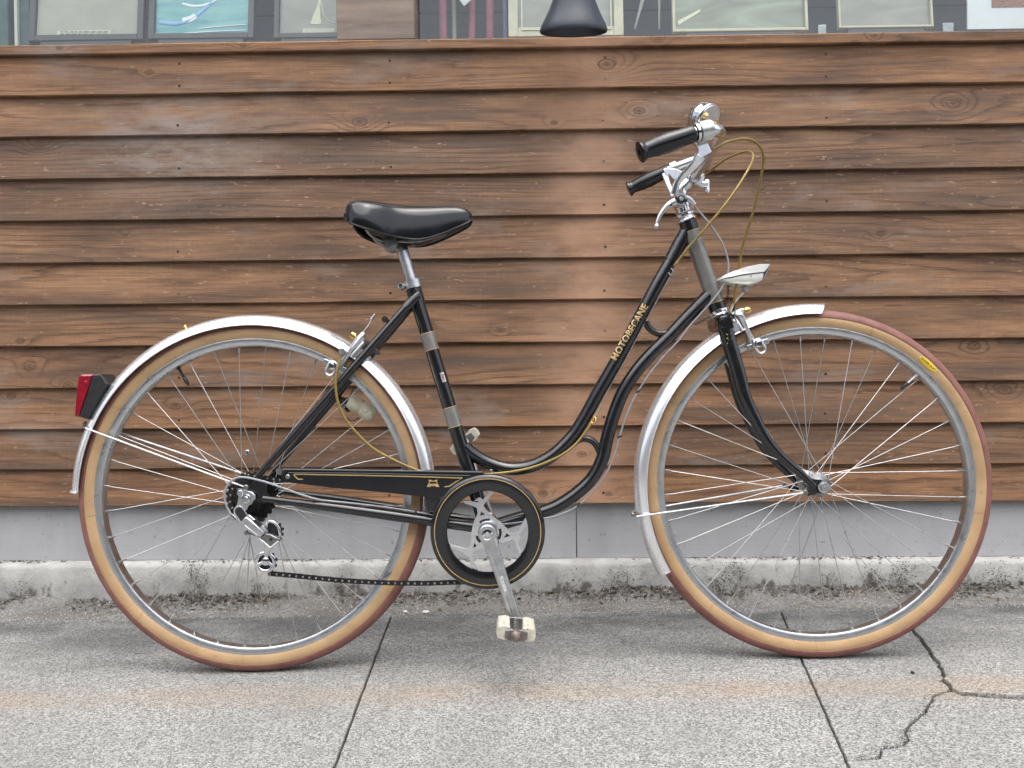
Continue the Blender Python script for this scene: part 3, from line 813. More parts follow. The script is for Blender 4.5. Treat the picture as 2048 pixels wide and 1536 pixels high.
MOSS = [(1430, 1170), (1445, 1155), (1580, 1185), (1760, 1175), (1795, 1170), (1812, 1142), (1785, 1180), (1745, 1150), (680, 1172), (1145, 1180), (1215, 1178), (1240, 1172), (1250, 1165),
        (1980, 1160), (2010, 1165), (385, 1145), (400, 1170), (1660, 1182), (1470, 1140), (1860, 1180), (520, 1180), (40, 1190)]
scatter('moss', M['moss'], 2600, mk_moss, 'dark dry moss clinging to the concrete footing', 'moss')
def mk_ledge(mb):
    x = random.uniform(-1.5, 1.5)
    if noise.noise(Vector((x * 3.1, 8.2, 0))) + random.uniform(-.35, .25) < 0: return
    y = random.uniform(.495, .522); L = random.uniform(.002, .006)
    R = Matrix.Rotation(random.uniform(0, 6.28), 3, 'Z') @ Matrix.Rotation(random.gauss(0, .8), 3, 'X')
    c = Vector((x, y, ledge_z + random.uniform(.001, .004)))
    mb.add([c + R @ Vector(p) for p in ((-L, 0, 0), (0, -L * .4, 0), (L, 0, 0), (0, L * .4, .001))], [(0, 1, 2), (0, 2, 3)])
scatter('debris', M['leaf'], 1500, mk_ledge, 'fine plant debris caught on the narrow footing ledge', 'debris')

# ------------------------------------------------------------------ the bicycle
bike = tag(empty('bicycle'), 'black step-through bicycle with chrome mudguards and tan-wall tyres, facing right before the wooden wall', 'bicycle')
bike.matrix_world = BIKE_M
NEAR = -1.0
def pts(fn, lst, yo): return [P(*fn(*p), yo) if not isinstance(yo, (list, tuple)) else P(*fn(*p), yo[i]) for i, p in enumerate(lst)]
ident = lambda x, y: (x, y)
Z1 = zoom(1200, 180, 2.954); ZB = zoom(1230, 190, 5.296); Z2 = zoom(660, 380, 4.8); Z3 = zoom(420, 860, 4.518)
Z4 = zoom(760, 860, 3.4917); Z6 = zoom(560, 600, 4.2675); Z7 = zoom(1180, 560, 4.5167); ZF = zoom(1380, 520, 5.484)
ZH = zoom(1480, 820, 5.119); ZT = zoom(120, 600, 3.84); ZD = zoom(430, 940, 6.982); ZFB = zoom(1440, 600, 12.8); ZRB = zoom(640, 620, 10.243)
ZM = zoom(780, 940, 12.8); ZFP = zoom(860, 840, 12.8)

# ---- wheels
def spoke_mesh(side, lead, flange_y, flange_r):
    # hub at the origin, rim hole on +x
    a = RAD(lead * 58.0)
    h = Vector((math.cos(a) * flange_r, flange_y, math.sin(a) * flange_r))
    r = Vector((0.2965, side * 0.003, 0.0)); d = (r - h).normalized()
    mb = MB(); mb.tube([h, r], 0.00082, 6)
    mb.tube([r - d * 0.0125, r - d * 0.0118, r - d * 0.002, r], [0.0012, 0.0019, 0.0021, 0.0021], 7)
    return mb.mesh('spoke', M['spoke'])
def wheel(hub, label, phase, flange, drive):
    rim = MB()
    rim.lathe([(0.3112, -0.0133), (0.3112, -0.0118), (0.3040, -0.0112), (0.3030, 0.0112), (0.3112, 0.0118), (0.3112, 0.0133),
               (0.3092, 0.0137), (0.3000, 0.0122), (0.2978, 0.0108), (0.2962, 0.0060), (0.2957, 0.0), (0.2962, -0.0060), (0.2978, -0.0108), (0.3000, -0.0122), (0.3092, -0.0137)],
              n=160, closed=True)
    w = tag(rim.build('wheel', M['rim'], bike, smooth=30), label)
    w.location = hub
    sw = MB()
    arc = [(0.3085, 0.0116), (0.3135, 0.0146), (0.3185, 0.0164), (0.3235, 0.0171), (0.3270, 0.0168), (0.3306, 0.0158)]
    for s in (-1, 1):
        prof = [(r, y * s) for r, y in arc] + [(r - 0.001, (y - 0.0018) * s) for r, y in reversed(arc)]
        sw.lathe(prof, n=200, closed=True)
    sw.build('tyre_sidewall', M['tan'], w, smooth=60)
    td = MB()
    td.lathe([(0.3294, -0.0158), (0.3303, -0.0170), (0.3320, -0.0171), (0.3380, -0.0152), (0.3425, -0.0112), (0.3453, -0.0060), (0.3465, 0.0),
              (0.3453, 0.0060), (0.3425, 0.0112), (0.3380, 0.0152), (0.3320, 0.0171), (0.3303, 0.0170), (0.3294, 0.0158), (0.3360, 0.0)], n=200, closed=True)
    td.build('tyre_tread', M['tread'], w, smooth=45)
    hb = MB()
    fy, fr = flange
    yn, yf = fy
    hb.lathe([(0.0, -0.066), (0.0045, -0.066), (0.0048, -0.045), (0.010, -0.043), (0.012, yn - 0.006), (fr + 0.004, yn - 0.0015), (fr + 0.004, yn + 0.0015), (0.013, yn + 0.006),
              (0.011, 0.0), (0.013, yf - 0.006), (fr + 0.004, yf - 0.0015), (fr + 0.004, yf + 0.0015), (0.012, yf + 0.006), (0.010, 0.043), (0.0048, 0.045), (0.0045, 0.066), (0.0, 0.066)], n=32)
    hb.build('hub', M['hub'], w)
    # axle nuts
    for s in (-1, 1):
        nut = MB(); nut.lathe([(0.0, s * 0.0745), (0.003, s * 0.0745), (0.0032, s * 0.072), (0.0078, s * 0.072), (0.0086, s * 0.070), (0.0086, s * 0.064), (0.0115, s * 0.0635), (0.0115, s * 0.061)], n=18)
        nut.build('axle_nut', M['alloy'], w)
    kinds = {(s, l): spoke_mesh(s, l, fy[0] if s < 0 else fy[1], fr) for s in (-1, 1) for l in (-1, 1)}
    for k in range(9):            # mould lines across the near sidewall
        a = RAD(k * 40.0 + phase * 3); q = MB(); q.tube([Vector((math.cos(a + (r - .3085) * .5) * r, -(y + .0003), math.sin(a + (r - .3085) * .5) * r)) for r, y in arc], .00028, 5); q.build('mould_line', M['tread'], w)
    for k in range(36):
        s = -1 if k % 2 == 0 else 1
        l = 1 if (k // 2) % 2 == 0 else -1
        sp = link('spoke', kinds[(s, l)], w)
        sp.rotation_euler = (0, -RAD(90.0 - phase - 10.0 * k), 0)
    return w
HUB_R, HUB_F = Vector((0, 0, RT)), Vector((WB, 0, RT))
fw = wheel(HUB_F, 'front wheel with tan sidewalls and brown tread', -3.8, ((-0.031, 0.031), 0.019), False)
rw = wheel(HUB_R, 'rear wheel with tan sidewalls and brown tread', -4.9, ((-0.020, 0.034), 0.021), True)
# valves
def valve(w, hub, pa, pb, cap):
    a, b = P(*pa, 0) - hub, P(*pb, 0) - hub
    a.y = b.y = 0
    d = (b - a).normalized(); a0 = a.normalized() * 0.296
    b0 = a0 + d * (b - a).length
    v = MB(); m = a0.lerp(b0, 0.55)
    v.tube([a0, a0 + d * 0.002, a0 + d * 0.0021, m], [0.0045, 0.0045, 0.0028, 0.0028], 10)
    vv = v.build('valve', M['alloy'] if cap else M['darksteel'], w)
    c = MB(); c.tube([m, m.lerp(b0, .12), m.lerp(b0, .75), b0], [0.0030, 0.0042, 0.0034, 0.0015], 10)
    c.build('valve_cap', M['plastic'], w)
fw.rotation_euler = (0, 0, RAD(-3.0))      # the front wheel stands turned a little towards the street
valve(fw, HUB_F, (1830, 747), (1800, 775), True)
valve(rw, HUB_R, (358, 738), (379, 773), False)
# joint lines and moulded lettering on the sidewalls
def tyre_text(w, txt, ang, r, size, mat, depth=0.0):
    me = text_mesh(txt, size, 0.0002, 0.0)
    for v in me.vertices:
        a = RAD(ang) - v.co.x / r
        rr = r + v.co.y
        t = max(0, min(1, (rr - 0.3085) / (0.333 - 0.3085)))
        y = -(0.0116 + 0.0056 * math.sin(math.pi * min(1, t * 0.86))) - 0.0006 - v.co.z
        v.co = (rr * math.cos(a), y, rr * math.sin(a))
    me.materials.append(mat)
    return link('tyre_lettering', me, w)
# yellow oval maker's label on the front tyre
lab = MB(); la = math.degrees(math.atan2((P(1846, 724) - HUB_F).z, (P(1846, 724) - HUB_F).x)); vs = [(0, 0, 0)]
def on_side(u, v, lift=0.0006):
    r = 0.3222 + v; a = RAD(la) - u / r
    t = (r - 0.3085) / (0.0245)
    y = -(0.0116 + 0.0056 * math.sin(math.pi * min(1, t * 0.86))) - lift
    return Vector((r * math.cos(a), y, r * math.sin(a)))
NL = 28
vv = [on_side(0, 0)] + [on_side(0.0215 * s * math.cos(2 * math.pi * k / NL), 0.0062 * s * math.sin(2 * math.pi * k / NL)) for s in (0.35, 0.7, 1.0) for k in range(NL)]
ff = [(0, 1 + k, 1 + (k + 1) % NL) for k in range(NL)] + [(1 + j * NL + k, 1 + (j + 1) * NL + k, 1 + (j + 1) * NL + (k + 1) % NL, 1 + j * NL + (k + 1) % NL) for j in range(2) for k in range(NL)]
lab.add(vv, ff); lo = lab.build('tyre_label', M['label'], fw); 
me = text_mesh('ANNER DUIT', 0.0062, 0.0, 0.00004)
bmx = bmesh.new(); bmx.from_mesh(me)
for v in bmx.verts: v.co = on_side(v.co.x, v.co.y, 0.0011)
bmx.to_mesh(me); bmx.free(); me.materials.append(M['ink']); link('tyre_lettering', me, fw)
# spoke clip
c = P(495, 905, -0.012); q = MB(); q.box(c - HUB_R, (0.008, 0.006, 0.011)); q.build('spoke_clip', M['chrome'], rw, bevel=0.002)

# ---- frame
fr = MB()
seat_top, seat_bot = P(826.7, 577, 0), P(973, 1058, 0)
fr.tube([seat_top, seat_bot], 0.0142, 20)
head_top, head_bot = P(1374.3, 442.4, 0), P(1436.5, 620, 0)
fr.tube([head_top, head_bot], 0.0162, 20)
upper = [(1371, 464), (1345.6, 515), (1316, 566), (1277, 640), (1238, 712.8), (1198.8, 781.4), (1166, 841), (1141, 877), (1103.7, 911.5), (1060.7, 933), (1017.8, 937.5), (977.7, 926.5), (946, 908), (929, 893)]
UP = spline([P(*p, 0) for p in upper], 6)
fr.tube(UP, 0.0133, 18)
lower = [(1424, 586), (1412.5, 596), (1374.8, 634), (1343.8, 667), (1304, 706), (1273, 741.5), (1246.4, 783), (1228.7, 827), (1215.4, 872), (1205, 917), (1184.5, 956), (1155, 985), (1118, 1010), (1083.6, 1024), (1040, 1036), (975, 1056)]
LOW = spline([P(*p, 0) for p in lower], 6)
fr.tube(LOW, 0.0133, 18)
fr.tube(spline([P(*Z7(*p), 0) for p in ((505, 375), (520, 415), (555, 455), (610, 482), (660, 484), (700, 475))], 5), 0.0068, 12)
fr.tube(spline([P(*p, 0) for p in ((1146, 888), (1158, 879.5), (1172, 877.5), (1187, 884), (1197, 898), (1203, 915))], 5), 0.0068, 12)
bb = P(975.5, 1062.5, -0.055); BX, BZ = bb.x, bb.z
fr.lathe([(0.0195, -0.035), (0.021, -0.033), (0.021, 0.033), (0.0195, 0.035)], (BX, 0, BZ), n=28)
# lugs and collars
for t0, t1, r in ((0.0, 0.10, 0.0178), (0.93, 1.0, 0.0178)):
    a, b = head_top.lerp(head_bot, t0), head_top.lerp(head_bot, t1); fr.tube([a, b], r, 20)
fr.tube([UP[2], UP[7]], 0.0146, 18); fr.tube([LOW[3], LOW[9]], 0.0146, 18)
fr.tube([seat_top, seat_top.lerp(seat_bot, 0.06)], 0.0156, 20)
# stays
st_t, st_b = (815, 612), (515, 953)
for s in (-1, 1):
    t = P(*st_t, -0.018); b = P(*st_b, -0.052)
    t.y *= -s; b.y *= -s
    if s > 0: t.y, b.y = 0.018, 0.052
    else: t.y, b.y = -0.018, -0.052
    fr.tube([t, t.lerp(b, .35), t.lerp(b, .8), b], [0.0085, 0.0085, 0.0072, 0.0058], 14)
    # flattened top eye of the stay against the seat tube
    d = (t - b).normalized()
    fr.tube([t - d * .004, t + d * 0.016, t + d * 0.030, t + d * 0.036], [(0.0092, 0.0092), (0.006, 0.0105), (0.004, 0.0075), (0.002, 0.002)], 12)
    c0, c1, c2 = P(526, 997, -0.054), P(700, 1019, -0.048), P(950, 1054, -0.030)
    if s > 0: c0.y, c1.y, c2.y = 0.054, 0.048, 0.030
    fr.tube(spline([c0, c1, c2], 6), lerp_list([0.0062, 0.0085, 0.0105, 0.0108], 13), 14)
    # dropout plate
    y = s * 0.0545
    dp = [P(*p, -0.0545) for p in ((508, 960), (524, 948), (534, 962), (532, 985), (542, 996), (530, 1006), (508, 1002), (488, 1006), (484, 992), (494, 982))]
    for q in dp: q.y = y - 0.0022
    fr.poly(dp, (0, 0.0044, 0))
# bridges behind the bottom bracket and between the stays, pump peg
fr.tube([P(865, 1030, -0.03), Vector((P(865, 1030, -.03).x, 0.03, P(865, 1030, -.03).z))], 0.006, 10)
x = P(735, 700, 0); fr.tube([x - Vector((0, .021, 0)), x + Vector((0, .021, 0))], 0.0055, 10)
frame = fr.build('frame', M['paint'], bike, smooth=50)
def sleeve(a, b, r, mat, name, parent, n=28):
    q = MB(); q.lathe([(r, 0.0), (r, (b - a).length)], a, b - a, n); q.f = [f for f in q.f if len(f) == 4]
    return q.build(name, mat, parent)
def along(a, b, y): t = (y[1] - a[1]) / (b[1] - a[1]); return t
def seat_pt(py):
    t = (py - 577) / (1058 - 577); return seat_top.lerp(seat_bot, t)
for y0, y1 in ((667, 700), (815, 853)):
    a, b = seat_pt(y0), seat_pt(y1)
    sleeve(a, b, 0.0145, M['greycover'], 'silver_band', frame)
    d = (b - a).normalized() * 0.0013
    for c in (a, b): sleeve(c - d * .5, c + d * .5, 0.0147, M['gold'], 'gold_line', frame)
hA, hB = head_top.lerp(head_bot, 0.115), head_top.lerp(head_bot, 0.915)
sleeve(hA, hB, 0.0166, M['greycover'], 'head_tube_panel', frame)
for c in (hA, hB):
    d = (hB - hA).normalized() * 0.0012
    sleeve(c - d * .5, c + d * .5, 0.0169, M['gold'], 'gold_line', frame)
# lettering along the upper tube, wrapped round it
def tube_text(txt, pa, pb, r, size, mat, parent, name, offset=0.0, spacing=1.0, lift=0.0004, side=0.0):
    a, b = P(*pa, 0), P(*pb, 0); d = (b - a); L = d.length; d.normalize()
    up = Vector((-d.z, 0, d.x)); mid = (a + b) / 2
    me = text_mesh(txt, size, 0.0, offset, spacing=spacing)
    w = max(v.co.x for v in me.vertices) - min(v.co.x for v in me.vertices)
    k = L / w
    bmx = bmesh.new(); bmx.from_mesh(me)
    hh = max(abs(v.co.y) for v in bmx.verts)
    for j in range(-5, 6):
        bmesh.ops.bisect_plane(bmx, geom=bmx.verts[:] + bmx.edges[:] + bmx.faces[:], plane_co=(0, hh * j / 5.5, 0), plane_no=(0, 1, 0))
    for v in bmx.verts:
        an = v.co.y * 1.0 / r + side
        v.co = mid + d * (v.co.x * k) + up * (math.sin(an) * (r + lift)) + Vector((0, -1, 0)) * (math.cos(an) * (r + lift))
    bmesh.ops.recalc_face_normals(bmx, faces=bmx.faces)
    bmx.to_mesh(me); bmx.free(); me.materials.append(mat)
    return link(name, me, parent)
tube_text('MOTOBECANE', (1226.5, 720), (1290, 612), 0.0133, 0.0195, M['gold'], frame, 'lettering', 0.0006, 1.06, side=0.05)
# little foil sticker on the seat tube
def tube_patch(a, b, r, a0, a1, mat, name, parent, n=6):
    d = (b - a); L = d.length; d.normalize(); up = Vector((-d.z, 0, d.x)); q = MB(); vs = []
    for s in (0, L):
        for k in range(n + 1):
            an = a0 + (a1 - a0) * k / n
            vs.append(a + d * s + up * math.sin(an) * r + Vector((0, -1, 0)) * math.cos(an) * r)
    q.add(vs, [(k, k + 1, n + 2 + k, n + 1 + k) for k in range(n)])
    return q.build(name, mat, parent)
tube_patch(seat_pt(747), seat_pt(766), 0.01445, 0.12, 0.75, M['alloy'], 'sticker', frame)
tube_patch(seat_pt(751), seat_pt(762), 0.01460, 0.36, 0.56, M['redink'], 'sticker_print', frame)
tube_patch(seat_pt(751), seat_pt(753.4), 0.01460, 0.56, 0.66, M['redink'], 'sticker_print', frame)

# seat binder, post
sb = MB(); a, b = P(824, 561, 0), P(828, 577, 0)
sb.tube([a, b], 0.0172, 24)
ear = P(803, 573.5, -0.004); sb.tube([ear + Vector((0, -.012, 0)), ear + Vector((0, .014, 0))], 0.0062, 14)
sb.tube([P(806, 572, -.004), P(820, 569, -.004)], [(0.010, 0.0048), (0.010, 0.0048)], 10)
bo = sb.build('seat_binder', M['alloy'], bike)
q = MB(); q.disc(ear + Vector((0, -.0135, 0)), 0.0046, 0.003); q.build('binder_bolt', M['chrome'], bo)
sp = MB(); sp.tube([P(804.5, 500, 0), P(826, 572, 0)], 0.0117, 22); seatpost = sp.build('seat_post', M['alloy'], bike)
cl = MB()
c0 = P(779, 488, 0)
cl.tube([c0 + Vector((0, -.026, 0)), c0 + Vector((0, .026, 0))], 0.0125, 18)
cl.tube([P(783, 494, 0), P(800, 492, 0), P(806, 504, 0)], [0.013, 0.014, 0.0125], 16)
clamp = cl.build('saddle_clamp', M['steel'], bike, smooth=40)
q = MB(); q.poly([P(*Z2(x, y), -0.030) for x, y in ((505, 470), (520, 455), (640, 462), (650, 500), (635, 560), (600, 595), (555, 598), (515, 560))], (0, 0.007, 0)); q.build('clamp_plate', M['steel'], clamp, bevel=0.0015)
q = MB(); q.lathe([(0.0, -.008), (.0045, -.008), (.006, -.006), (.006, 0)], Vector((c0.x, -.030, c0.z)), n=6); q.lathe([(.009, -.0015), (.009, .0)], Vector((c0.x, -.030, c0.z)), n=16)
q.build('clamp_bolt', M['steel'], clamp)

# ---- saddle
sd_st = [(693.5, 424, 434, .045), (697, 411, 440, .060), (706, 403.5, 446, .073), (720, 401.5, 451, .080), (740, 402.5, 458, .081), (765, 406, 466, .070), (790, 410, 472.5, .053),
         (812, 412.5, 477, .044), (835, 413.5, 479, .038), (860, 414, 475, .034), (885, 414, 467, .029), (908, 414.5, 457.5, .0255), (925, 417.5, 450, .0225), (937, 423.5, 444, .0175), (943.5, 431, 438, .009)]
sd = MB(); vs = []; NS = 22
def sec(px, zt, zb_, hw):
    out = []
    T = P(px, zt - 3.0, -hw * .55); Bp = P(px, zb_, -hw * 0.93)
    top, bot = T.z, Bp.z; H = top - bot
    for k in range(NS + 1):
        u = -1 + 2 * k / NS           # -1 near edge .. 1 far edge
        a = abs(u)
        yy = math.copysign(hw * min(1.0, (a / 0.62) ** 0.9 * 0.86 if a < 0.62 else 0.86 + 0.14 * math.sin((a - 0.62) / 0.38 * math.pi / 2)), u)
        if a < 0.62: zz = top + H * .03 - H * 0.23 * (a / 0.62) ** 2.6
        else: zz = top - H * (0.20 + 0.80 * ((a - 0.62) / 0.38) ** 1.25)
        if a > 0.93: yy *= 0.965
        out.append((T.x, yy, zz))
    return out
# denser stations by spline interpolation
st4 = [Vector((s[0], s[1], s[2])) for s in sd_st]; hw4 = [Vector((s[3], 0, 0)) for s in sd_st]
ss, hh = spline(st4, 4), spline(hw4, 4)
for s, h in zip(ss, hh): vs += sec(s.x, s.y, s.z, h.x)
m = NS + 1; n = len(ss)
outer = len(vs)
vs2 = [Vector(v) for v in vs]
cx_ = sum(v.x for v in vs2) / len(vs2)
# inner skin for thickness
inn = []
for i, v in enumerate(vs2):
    k = i % m; a = abs(-1 + 2 * k / NS)
    inn.append(Vector((cx_ + (v.x - cx_) * 0.975, v.y * 0.90, v.z - 0.006 * (1 - a) + (0.0012 if a > .93 else -0.001))))
fs = [(i * m + k, (i + 1) * m + k, (i + 1) * m + k + 1, i * m + k + 1) for i in range(n - 1) for k in range(NS)]
fs += [(outer + i * m + k, outer + i * m + k + 1, outer + (i + 1) * m + k + 1, outer + (i + 1) * m + k) for i in range(n - 1) for k in range(NS)]
for i in range(n - 1):
    for k in (0, NS): fs.append((i * m + k, (i + 1) * m + k, outer + (i + 1) * m + k, outer + i * m + k))
for i in (0, n - 1):
    for k in range(NS): fs.append((i * m + k, i * m + k + 1, outer + i * m + k + 1, outer + i * m + k))
sd.add(vs2 + inn, fs)
saddle = sd.build('saddle', M['vinyl'], bike, smooth=75)
# welt round the lower edge
for k in (0, NS):
    w_ = MB(); w_.tube([vs2[i * m + k] + Vector((0, 0, -.0006)) for i in range(0, n)], 0.0021, 8); w_.build('saddle_welt', M['vinyl'], saddle)
w_ = MB(); w_.tube([vs2[k] for k in range(0, NS + 1)], 0.0021, 8); w_.build('saddle_welt', M['vinyl'], saddle)
sh = MB(); sh.pillow([(P(*Z2(x, y), -0.02).x, P(*Z2(x, y), -0.02).z) for x, y in ((230, 300), (330, 360), (400, 410), (520, 440), (760, 500), (830, 522), (900, 508), (1010, 455), (1180, 375), (1290, 310), (900, 300), (500, 260))],
                       [(-.016, .9), (-.012, .97), (.012, .97), (.016, .9)])
sh.build('saddle_shell', M['plastic'], saddle)
for s in (-1, 1):
    r = MB(); r.tube(spline([Vector((p.x, s * y, p.z)) for p, y in ((P(*Z2(350, 375), -.035), .045), (P(*Z2(400, 440), -.03), .034), (P(*Z2(500, 487), -.024), .025), (P(*Z2(640, 490), -.022), .022), (P(*Z2(820, 492), -.021), .021), (P(*Z2(950, 462), -.018), .014), (P(*Z2(1100, 400), -.018), .008))], 5), 0.0035, 10)
    r.build('saddle_rail', M['steel'], saddle)

# ---- fork and headset
fk = MB()
blade = [(1449, 640), (1452, 660), (1458.4, 684), (1474.8, 738.8), (1489.4, 793.5), (1507, 832), (1532.7, 879), (1564, 915.5), (1597.2, 943.5), (1617, 962), (1632, 974)]
blade_far = [(1441, 642), (1444, 662), (1450, 686), (1466, 741), (1480.5, 796), (1498, 836), (1522, 884), (1551, 921), (1577, 947), (1590, 959), (1598, 967)]
yos = [.034, .035, .036, .039, .042, .044, .047, .049, .051, .052, .053]
rads = [.0150, .0150, .0148, .0143, .0135, .0126, .0110, .0095, .0082, .0073, .0064]
for s in (-1, 1):
    b_ = [P(*p, -y) for p, y in zip(blade, yos)]
    if s > 0: b_ = [P(*p, y) for p, y in zip(blade_far, yos)]
    bs = spline(b_, 5)
    rr = lerp_list(rads, len(bs))
    fk.tube(bs, [(r * 0.80, r) for r in rr], 16)
    y = s * .0545
    dp = [P(*ZH(*p), -.0545) for p in ((690, 740), (740, 705), (830, 715), (868, 760), (865, 815), (835, 850), (780, 855), (745, 870), (690, 880), (660, 850), (675, 820), (730, 800), (735, 770))]
    if s > 0:
        sh_ = P(1598, 967, .053) - P(1632, 974, -.053)
        dp = [Vector((q_.x + sh_.x, 0, q_.z + sh_.z)) for q_ in dp]
    for q_ in dp: q_.y = y - .002
    fk.poly(dp, (0, .004, 0))
# crown: a stepped box shape between the blades
cr = [(P(*ZFB(x, y), -0.036).x, P(*ZFB(x, y), -0.036).z) for x, y in ((-60, 460), (-20, 420), (200, 385), (250, 430), (300, 620), (320, 720), (160, 760), (40, 740), (-40, 640))]
fk.pillow(cr, [(-.0485, .86), (-.046, 1.0), (.046, 1.0), (.0485, .86)])
steer = [P(1436, 618, 0), P(1444, 640, 0)]
fk.tube(steer, .0150, 18)
fork = fk.build('fork', M['paint'], bike, smooth=50)
# rubbed gold flower decal
random.seed(11)
for k in range(16):
    a = 2 * math.pi * k / 16; rr = random.uniform(1, 11); a += random.uniform(-.5, .5)
    c = P(1458.5 + math.cos(a) * rr * .75, 677 + math.sin(a) * rr, -.0468); q = MB()
    R = Matrix.Rotation(a + random.uniform(-.4, .4), 3, 'Y'); s = random.uniform(.0005, .0015)
    q.box(c, (s * 2.2, .0008, s * 1.2), R); q.build('fork_decal', M['gold'], fork, smooth=0)
hd = (head_bot - head_top).normalized()
def stack(base, prof, mat, name, parent=None):
    q = MB(); q.lathe(prof, base, -hd, 30); return q.build(name, mat, parent or bike, smooth=30)
hs_ = stack(head_top, [(.0165, -.001), (.0205, .0), (.0212, .0025), (.0205, .0045), (.0175, .006), (.0170, .0095), (.0205, .0105), (.0205, .0145), (.0165, .017), (.0150, .019), (.0150, .027), (.0165, .0275), (.0165, .034), (.013, .035)], M['chrome'], 'headset')
stack(head_bot, [(.0165, .002), (.0205, .0), (.0208, -.003), (.0188, -.0065), (.0200, -.0085), (.0185, -.011)], M['chrome'], 'headset_cup', hs_)

# ---- stem, handlebar, grips
stm = MB()
s0 = head_top - hd * .030; s1 = P(1362, 385, 0)
barc = P(1387, 359, 0)
stm.tube([s0, s1], .0110, 18)
stm.tube(spline([s1 - (s1 - s0).normalized() * .004, P(1362, 377, 0), P(1372, 369, 0), P(1382, 362, 0), barc], 5), [(.0125, .0125)] * 21, 16)
stm.tube([barc + Vector((0, -.022, 0)), barc + Vector((0, .022, 0))], .0165, 24)
stm.tube([P(1392, 366, 0), P(1405, 370, 0), P(1414, 369, 0)], [(.012, .009), (.011, .008), (.011, .008)], 12)
stem = stm.build('stem', M['polish'], bike, smooth=45)
q = MB(); q.lathe([(0, .012), (.005, .012), (.006, .010), (.006, -.012), (.004, -.014), (0, -.014)], P(1414, 372, 0), (0, 0, 1), 14); q.build('stem_bolt', M['chrome'], stem)
HB = [(barc, None), (P(1392, 350, -.03), 0), (P(1404, 328, -.085), 0), (P(1420, 302, -.140), 0), (P(1434, 278, -.190), 0), (P(1438.5, 266, -.225), 0), (P(1432, 260.5, -.246), 0), (P(1418, 260, -.255), 0), (P(1402, 263, -.258), 0), (P(1385, 268, -.260), 0), (P(1340, 283, -.264), 0), (P(1281, 304, -.270), 0)]
HF = [(P(1392, 352, .03), 0), (P(1402, 338, .085), 0), (P(1411, 328, .140), 0), (P(1416, 320, .190), 0), (P(1413, 316, .225), 0), (P(1402, 317, .245), 0), (P(1385, 322.5, .254), 0), (P(1362, 331, .258), 0), (P(1340, 340, .261), 0), (P(1300, 358, .266), 0), (P(1257, 378.5, .272), 0)]
near = [p for p, _ in HB]; far = [p for p, _ in HF]
path = spline(list(reversed(far)) + near, 8)
hb = MB(); hb.tube(path, .0112, 18)
bar = hb.build('handlebar', M['polish'], bike, smooth=60)
def grip(a, b):
    d = b - a; L = d.length
    q = MB(); prof = [(.0118, 0), (.0138, .001), (.0148, .004), (.0148, L * .10), (.0155, L * .25), (.0172, L * .48), (.0160, L * .70), (.0140, L * .86), (.0142, L * .90), (.0165, L * .94), (.0178, L * .965), (.0178, L * .99), (.0155, L), (.0060, L + .0006), (.0055, L - .002), (0, L - .002)]
    q.lathe(prof, a, d, 28); return q.build('grip', M['rubber'], bar, smooth=50)
grip(P(1388, 266.8, -.2598), P(1279, 305, -.271)); grip(P(1337, 341.3, .2612), P(1256, 379, .273))
def ring(a, d, r, w, mat, name, parent):
    q = MB(); d = d.normalized(); q.lathe([(r - .0015, -w / 2), (r, -w / 2 + .0006), (r, w / 2 - .0006), (r - .0015, w / 2)], a, d, 26); return q.build(name, mat, parent)

# ---- brake levers
def lever(cl, name='brake_lever', yb=-.25, far_=False):
    if not far_:
        a = P(1409, 262, -.2568); ring(a, P(1388, 267, -.2598) - P(1420, 260, -.255), .0172, .022, M['alloy'], 'lever_clamp', cl)
        b = P(1392.5, 265.5, -.2594); ring(b, P(1388, 267, -.2598) - P(1420, 260, -.255), .0160, .006, M['chrome'], 'lever_band', cl)
lv = MB()
body = [P(*ZB(x, y), -.250) for x, y in ((825, 488), (880, 462), (950, 448), (990, 520), (1028, 600), (960, 640), (905, 668), (880, 690), (850, 690), (872, 640), (885, 590), (870, 540))]
lv.poly(body, (0, .014, 0))
arm = spline([P(*ZB(*p), y) for p, y in (((905, 640), -.247), ((855, 720), -.240), ((790, 790), -.233), ((715, 860), -.226), ((660, 930), -.222), ((632, 1000), -.220), ((620, 1052), -.219))], 5)
lv.tube(arm, [(r * .55, r) for r in lerp_list([.0105, .0080, .0068, .0066, .0064, .0060, .0055], len(arm))], 14)
lv1 = lv.build('brake_lever', M['polish'], bike, smooth=40, bevel=0.0015)
lever(lv1)
lv = MB()
body = [P(*ZB(x, y), .256) for x, y in ((500, 800), (540, 790), (640, 800), (760, 850), (790, 880), (720, 930), (640, 930), (600, 900), (560, 860), (545, 900), (520, 870))]
lv.poly(body, (0, -.014, 0))
arm = spline([P(*ZB(*p), y) for p, y in (((530, 830), .250), ((548, 900), .244), ((575, 970), .238), ((600, 1030), .233), ((608, 1075), .231))], 5)
lv.tube(arm, [(r * .6, r) for r in lerp_list([.0090, .0066, .0056, .0052, .0045], len(arm))], 12)
lv2 = lv.build('brake_lever', M['polish'], bike, smooth=40, bevel=0.0015)
ring(P(1347, 337, .2600), P(1337, 341.3, .2612) - P(1362, 331, .258), .0165, .016, M['alloy'], 'lever_clamp', lv2)

